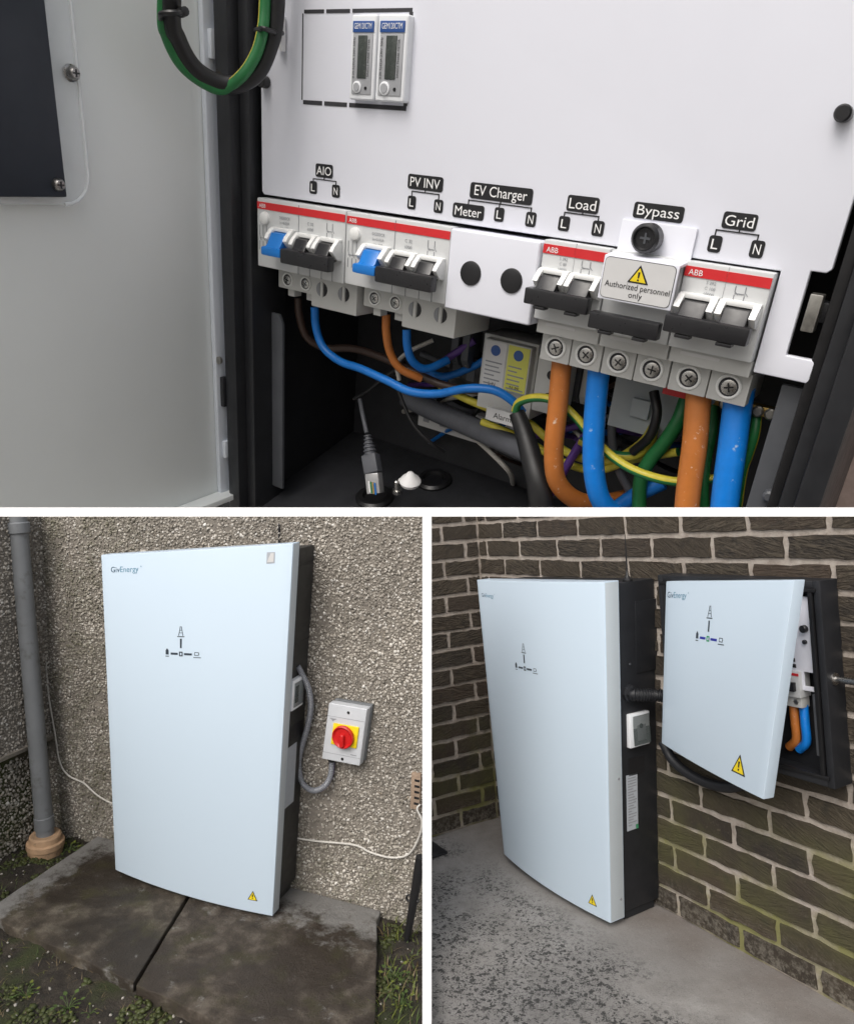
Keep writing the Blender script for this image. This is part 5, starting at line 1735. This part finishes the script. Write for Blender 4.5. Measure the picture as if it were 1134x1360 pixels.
cable('earth_wire', 'green and yellow earth wire between the two right cables', [(950, 528, .10), (946, 570, .08), (938, 610, .07), (934, 650, .06), (936, 690, .06)], .0062, ['cable_green', 'cable_yellow'], stripe=(1, 4, 5))
cable('earth_wire', 'green and yellow earth wire at the right beside the bracket', [(1005, 545, .07), (1002, 575, .06), (994, 602, .06), (985, 630, .06), (975, 700, .06)], .0058, ['cable_green', 'cable_yellow'], stripe=(1, 4, 6))
cable('black_sleeve', 'broad black sleeved cable dropping beside the left orange cable', [(686, 548, .075), (696, 575, .07), (706, 610, .06), (716, 650, .05), (722, 710, .05)], [.011, .014, .016, .0175, .018], 'cable_black', n=18)
cable('grey_conduit', 'thick grey cable bundle sweeping across the back of the box', [(540, 528, .18), (575, 545, .17), (615, 562, .16), (660, 582, .14), (705, 602, .12)], .017, 'cable_grey', n=18)
cable('wire', 'thin black wire falling to the floor of the box', [(525, 505, .10), (535, 535, .10), (550, 565, .10), (572, 588, .11), (590, 600, .13)], .0030, 'cable_black')
cable('wire', 'thin black wire crossing the dark back of the box', [(470, 530, .12), (490, 518, .12), (512, 500, .12), (538, 482, .12)], .0032, 'cable_black')
cable('wire', 'blue wire end behind the right bank near the floor', [(800, 690, .10), (840, 660, .11), (880, 640, .12)], .011, 'cable_blue_thin')
cable('loop_cable', 'black cable hanging in a loop from door to panel', [(250, -330, -.15), (238, -150, -.165), (228, 14, -.150), (236, 52, -.135), (256, 88, -.115), (284, 108, -.090), (314, 112, -.068), (342, 96, -.048), (358, 62, -.036), (366, 25, -.030), (370, -80, -.030), (372, -240, -.030)], .0108, 'cable_black', n=18)
cable('loop_earth', 'green and yellow earth wire strapped to the hanging black loop', [(236, -330, -.15), (226, -150, -.165), (217, 14, -.155), (222, 48, -.145), (240, 84, -.128), (268, 108, -.104), (296, 118, -.082), (322, 100, -.070), (340, 72, -.058), (349, 40, -.050), (352, 0, -.044), (354, -90, -.044), (356, -240, -.044)], .0072, ['cable_green', 'cable_yellow'], stripe=(1, 3, 4))
# cable ties on the loop and the white tie mount
tm = thing('tie_mount', 'white adhesive tie mount holding the hanging cable loop', 'tie mount', 'T', A(375, 45, -.002))
q = A(376, 46, 0)
MB().prism([(q.x - .006, q.z - .014), (q.x + .006, q.z - .020), (q.x + .006, q.z + .020), (q.x - .006, q.z + .014)], -.010, -.0003, axis=1).build('base', 'print_white', tm, bevel=.0015)
MB().box(q.x - .003, q.x + .0035, -.0125, -.0095, q.z - .010, q.z + .010).build('slot', 'print_black', tm)
pt = MB()
pt.tube([A(375, 44, -.011), A(362, 42, -.045), A(350, 38, -.062), A(340, 40, -.05)], .0030, 8)
pt.build('strap', 'cable_black', tm)
ct = thing('cable_tie', 'black cable tie round the loop where it leaves the door', 'cable tie', 'T', A(225, 20, -.15))
c0, c1 = A(214, 24, -.165), A(237, 17, -.165)
mb = MB()
mb.tube([c0, (c0 + c1) / 2 + Vector((.002, -.012, 0)), c1, A(240, 18, -.13), A(226, 22, -.125), A(213, 24, -.145), c0], .0032, 8)
mb.build('strap', 'cable_black', ct)
MB().lathe(A(240, 17, -.150), (1, -.2, .1), [(0, .0055), (.012, .005), (.013, .003)], 10).build('head', 'cable_black', ct)

# surge protector pair, terminal strip, earth bar, printed strips behind the cables
def block(name, label, cat, tl, tr, bl, br, y, depth, mat, group=None, bev=.002):
    x0, x1, z0, z1 = r4(y, tl, tr, bl, br)
    r = thing(name, label, cat, 'T', (x0, y, z0), group)
    MB().box(x0, x1, y, y + depth, z0, z1).build('housing', mat, r, bevel=bev)
    return r, x0, x1, z0, z1
sb, x0, x1, z0, z1 = block('surge_protector', 'grey surge protector body behind its two labelled plug modules', 'device', (640, 440), (712, 458), (636, 540), (706, 560), .105, .06, 'breaker_grey')
for i, (mt, lab, px) in enumerate((('label_white', 'surge module with white label below the blank cover', 642), ('label_yellow', 'surge module with yellow green label below the blank cover', 672))):
    r, xa, xb, za, zb_ = block('surge_module', lab, 'device', (px, 448 + i * 7), (px + 31, 455 + i * 7), (px - 2, 512 + i * 7), (px + 29, 520 + i * 7), .092, .03, 'breaker_grey')
    MB().box(xa + .002, xb - .002, .0912, .0925, za + .002, zb_ - .002).build('label', mt, r)
    MB().lathe(((xa + xb) / 2, .0912, zb_ - .014), (0, -1, 0), [(0, .0075), (.0006, .0075)], 18).build('logo_disc', 'meter_blue', r)
    mb = MB()
    for j in range(6):
        zz = zb_ - .030 - j * .0062
        if zz > za + .004:
            mb.box(xa + .005, xa + .005 + (xb - xa - .01) * RNG.uniform(.5, 1), .0906, .0913, zz - .0018, zz)
    o_ = mb.build('label_print', 'print_grey', r)
    o_['kind'] = 'stuff'
    mb = MB()
    mb.text('L-N' if i == 0 else 'N-PE', lambda a, b_: ((xa + xb) / 2 + a, .0908, za + .004 + b_), .0075)
    mb.build('pole_print', 'print_black', r, flat=True)
al_, xa, xb, za, zb_ = block('alarm_strip', 'white terminal strip printed Alarm under the surge modules', 'terminal strip', (646, 540), (690, 552), (644, 556), (688, 570), .098, .02, 'label_white', bev=.001)
mb = MB()
mb.text('Alarm', lambda a, b_: ((xa + xb) / 2 + a, .0975, (za + zb_) / 2 - .004 + b_), .012)
mb.build('strip_print', 'print_black', al_, flat=True)
ts, xa, xb, za, zb_ = block('terminal_strip', 'pale terminal strip with slots lying at the back of the box', 'terminal strip', (560, 530), (700, 570), (552, 565), (690, 605), .21, .02, 'label_white', bev=.001)
for i in range(6):
    xx = xa + (xb - xa) * (i + .5) / 6
    MB().box(xx - .006, xx + .006, .2092, .2105, za + .010, zb_ - .014).build('slot', 'print_grey', ts)
cr_, xa, xb, za, zb_ = block('connector_block', 'grey connector block with screw holes behind the left orange cable', 'terminal block', (712, 470), (752, 480), (708, 545), (748, 556), .10, .03, 'breaker_grey')
for k in (.3, .7):
    MB().cyl(((xa + xb) / 2, .0998, za + (zb_ - za) * k), (0, -1, 0), .001, .0065, 14).build('hole', 'print_black', cr_)
mp, xa, xb, za, zb_ = block('inner_plate', 'grey white moulded block behind the main cables', 'device', (815, 500), (905, 520), (808, 565), (898, 590), .12, .04, 'cover_edge')
MB().box(xa + .03, xa + .055, .112, .1205, zb_ - .045, zb_ - .02).build('step', 'cover_edge', mp, bevel=.002)
rr2, xa, xb, za, zb_ = block('red_busbar', 'short red insulated bar behind the right orange cable', 'busbar', (880, 515), (920, 522), (878, 524), (918, 531), .075, .012, 'stripe_red', bev=.001)
eb, xa, xb, za, zb_ = block('earth_bar', 'brass earth bar with screws at the lower right', 'earth bar', (935, 522), (1030, 545), (932, 534), (1026, 557), .06, .014, 'brass', bev=.001)
for k in (.1, .32, .78, .95):
    screw = MB().lathe((xa + (xb - xa) * k, .0598, (za + zb_) / 2), (0, -1, 0), [(0, .0065), (.004, .0065), (.0055, .0045), (.0056, .001)], 16).build('bar_screw', 'steel_dull', eb)
bb, xa, xb, za, zb_ = block('dark_module', 'black module with sockets behind the second breaker', 'device', (598, 468), (640, 480), (594, 508), (636, 520), .15, .05, 'toggle_black')
for k in (.25, .7):
    MB().box(xa + (xb - xa) * k - .007, xa + (xb - xa) * k + .007, .149, .1505, za + .012, zb_ - .012).build('socket', 'bracket_grey', bb)

# network plug hanging on its lead, and the small white plug on the floor
P = [A(x, y, d) for x, y, d in ((478, 530, .11), (482, 552, .10), (487, 575, .09))]
npg = thing('network_plug', 'grey network plug with clear tip hanging on a thin lead', 'plug', 'T', P[0])
mb = MB()
mb.tube(P, .0036, 10)
mb.build('lead', 'cable_grey', npg)
p1, p2, p3, p4 = A(488, 578, .088), A(492, 604, .080), A(496, 628, .072), A(499, 655, .066)
MB().tube([p1, p1.lerp(p2, .5), p2], [.0048, .0085, .0105], 12, ribs=(.006, .0011)).build('strain_relief', 'cable_grey', npg)
def bar(a, b_, wx, wy, mat, name, parent, bev=.0015):
    a, b_ = Vector(a), Vector(b_)
    t_ = (b_ - a).normalized()
    u = Vector((1, .15, 0))
    u = (u - t_ * u.dot(t_)).normalized()
    w = t_.cross(u)
    p = []
    for c_ in (a, b_):
        p += [c_ - u * wx - w * wy, c_ + u * wx - w * wy, c_ + u * wx + w * wy, c_ - u * wx + w * wy]
    return MB().hexa(p).build(name, mat, parent, bevel=bev)
bar(p2, p3, .0125, .010, 'cable_grey', 'hood', npg)
tip = bar(p3, p4, .0120, .0085, 'plug_clear', 'tip', npg)
for i in range(5):
    o0 = Vector((-.0080 + i * .004, -.0092, 0))
    bar(p3.lerp(p4, .35) + o0, p3.lerp(p4, .92) + o0, .0011, .0008, ('cable_orange', 'print_white', 'cable_green', 'brass', 'cable_blue_thin')[i], 'core', tip, 0)
q = A(545, 638, .10)
wp = thing('white_plug', 'small white plastic plug lying on the dark box floor', 'plug', 'T', q)
MB().lathe((q.x, .10, q.z - .006), (.1, -.25, 1), [(0, .016), (.006, .018), (.012, .014), (.016, .009), (.022, .005), (.023, .003)], 16).build('body', 'print_white', wp)
MB().box(q.x - .018, q.x + .012, .09, .108, q.z - .008, q.z + .001).build('flange', 'print_white', wp, bevel=.003)
q = A(528, 647, .09)
sn = thing('screw_stub', 'shiny screw stub beside the white plug', 'screw', 'T', q)
MB().lathe((q.x, .09, q.z - .01), (0, -.2, 1), [(0, .008), (.006, .008), (.007, .005), (.022, .0042), (.024, .002)], 14).build('shank', 'steel', sn)

# what the enclosure stands on and the rendered wall behind it
pw_ = MB()
pw_.box(-.56, .62, .32, .42, ZF - .40, .6)
tag(pw_.build('rendered_wall', 'pink_render', base=(0, .3, ZF)), 'pinkish rendered wall behind the open enclosure at lower right', 'wall')
pe = SITE['T'] @ Vector((0, .1, ZF - .03))
g = MB()
g.box(-.44, .41, -.02, .29, ZF - .42, ZF - .0305)
structure(g.build('plinth', 'plinth_concrete', base=(0, .1, ZF - .42)))

# more of the wiring bay: small back devices and thin wires
cable('wire', 'grey wire crossing behind the surge modules', [(560, 470, .20), (600, 486, .19), (640, 505, .18), (690, 522, .17), (740, 520, .16)], .0048, 'cable_grey')
cable('wire', 'thin white wire beside the short orange wire', [(530, 505, .11), (528, 482, .11), (545, 466, .12), (575, 452, .14)], .0034, 'cable_white')
cable('wire', 'second purple wire low behind the black sleeve', [(640, 560, .17), (690, 580, .16), (740, 572, .15), (790, 560, .15)], .0052, 'cable_purple')
cable('wire', 'blue wire looping low behind the main cables', [(560, 490, .15), (590, 500, .15), (630, 486, .15), (655, 470, .15)], .0058, 'cable_blue_thin')
cable('wire', 'black wire hooking round behind the right blue cable', [(868, 520, .10), (872, 550, .09), (862, 580, .09), (840, 600, .10)], .0062, 'cable_black')
cable('wire', 'grey wire running down behind the left blue cable', [(815, 540, .13), (812, 580, .13), (820, 620, .13), (840, 660, .13)], .0060, 'cable_grey')
cable('earth_wire', 'yellow earth wire dipping behind the right orange cable', [(868, 566, .115), (862, 590, .11), (838, 606, .105), (800, 600, .10), (770, 585, .10)], .0062, ['cable_green', 'cable_yellow'], stripe=(1, 2, 11))
def din_terminal(px, py, label, mat):
    q = A(px, py, .14)
    r = thing('rail_terminal', label, 'terminal', 'T', q, 'rail terminals at the back')
    w = .013
    MB().prism([(.14, q.z - .034), (.132, q.z - .022), (.132, q.z + .022), (.14, q.z + .034), (.17, q.z + .034), (.17, q.z - .034)], q.x - w / 2, q.x + w / 2 - .0008, axis=0).build('housing', mat, r, bevel=.001)
    for dz in (-.027, .027):
        MB().cyl((q.x, .1395, q.z + dz), (0, -1, 0), .002, .0042, 12).build('terminal_screw', 'steel_dull', r)
for i in range(3):
    din_terminal(755 + i * 13, 500 + i * 3, ('first', 'second', 'third')[i] + ' of the small rail terminals behind the left orange and blue cables', 'breaker_grey' if i != 1 else 'bracket_grey')
for i, (px, py) in enumerate(((608, 455), (622, 459))):
    din_terminal(px, py, ('left', 'right')[i] + ' small rail terminal in the dark above the black socket module', 'bracket_grey')
# grit and dead leaves on the soil
U, V = scatter(-.39, 1.15, -1.0, -.01, .035)
P = [(x, y, soil_z(x, y) + .001) for x, y in zip(U, V) if not inslab(x, y) and (Vector((x, y, 0)) - CLIP['L'][0][0]).dot(CLIP['L'][0][1]) < -.02 and RNG.random() < .5]
simple('grit', (.30, .28, .25), .85, var=.4, scale=60)
hold = thing('grit', 'pale grit', 'grit', 'L')
go = pebbles('grit_stones', hold, 'grit', np.array(P), (0, .001, 1), .0036, .8)
go.parent = None
go.matrix_world = SITE['L'].copy()
go['label'] = 'scattered pale grit on the soil round the slabs'
bpy.data.objects.remove(hold)
go.name = 'grit'

def tangle(n, seed):
    """more of the thin wires that fill the bay, each on its own path"""
    r = random.Random(seed)
    kinds = [('brown', 'cable_brown'), ('grey', 'cable_grey'), ('black', 'cable_black'), ('purple', 'cable_purple'), ('blue', 'cable_blue_thin'), ('white', 'cable_white')]
    spots = [('beside the surge modules', 640, 560, .17), ('below the white moulded block', 760, 560, .16), ('between the left blue and right orange cables', 850, 560, .15), ('in front of the terminal strip', 600, 540, .18)]
    for i in range(n):
        nm, mt = kinds[i % len(kinds)]
        wh_, px, py, y = spots[i // len(kinds) % len(spots)]
        x = px - 60 + r.uniform(-15, 15)
        pts = []
        yy = py + r.uniform(-45, 20)
        dy = r.uniform(-14, 22)
        for k in range(5):
            pts.append((x + k * r.uniform(26, 36), yy + dy * k + r.uniform(-12, 12), .268 if k in (0, 4) else y + .02 + r.uniform(-.02, .03)))
        cable('wire', nm + ' thin wire ' + wh_ + ' at the back', pts, r.uniform(.0032, .005), mt, n=10)
tangle(24, 5)
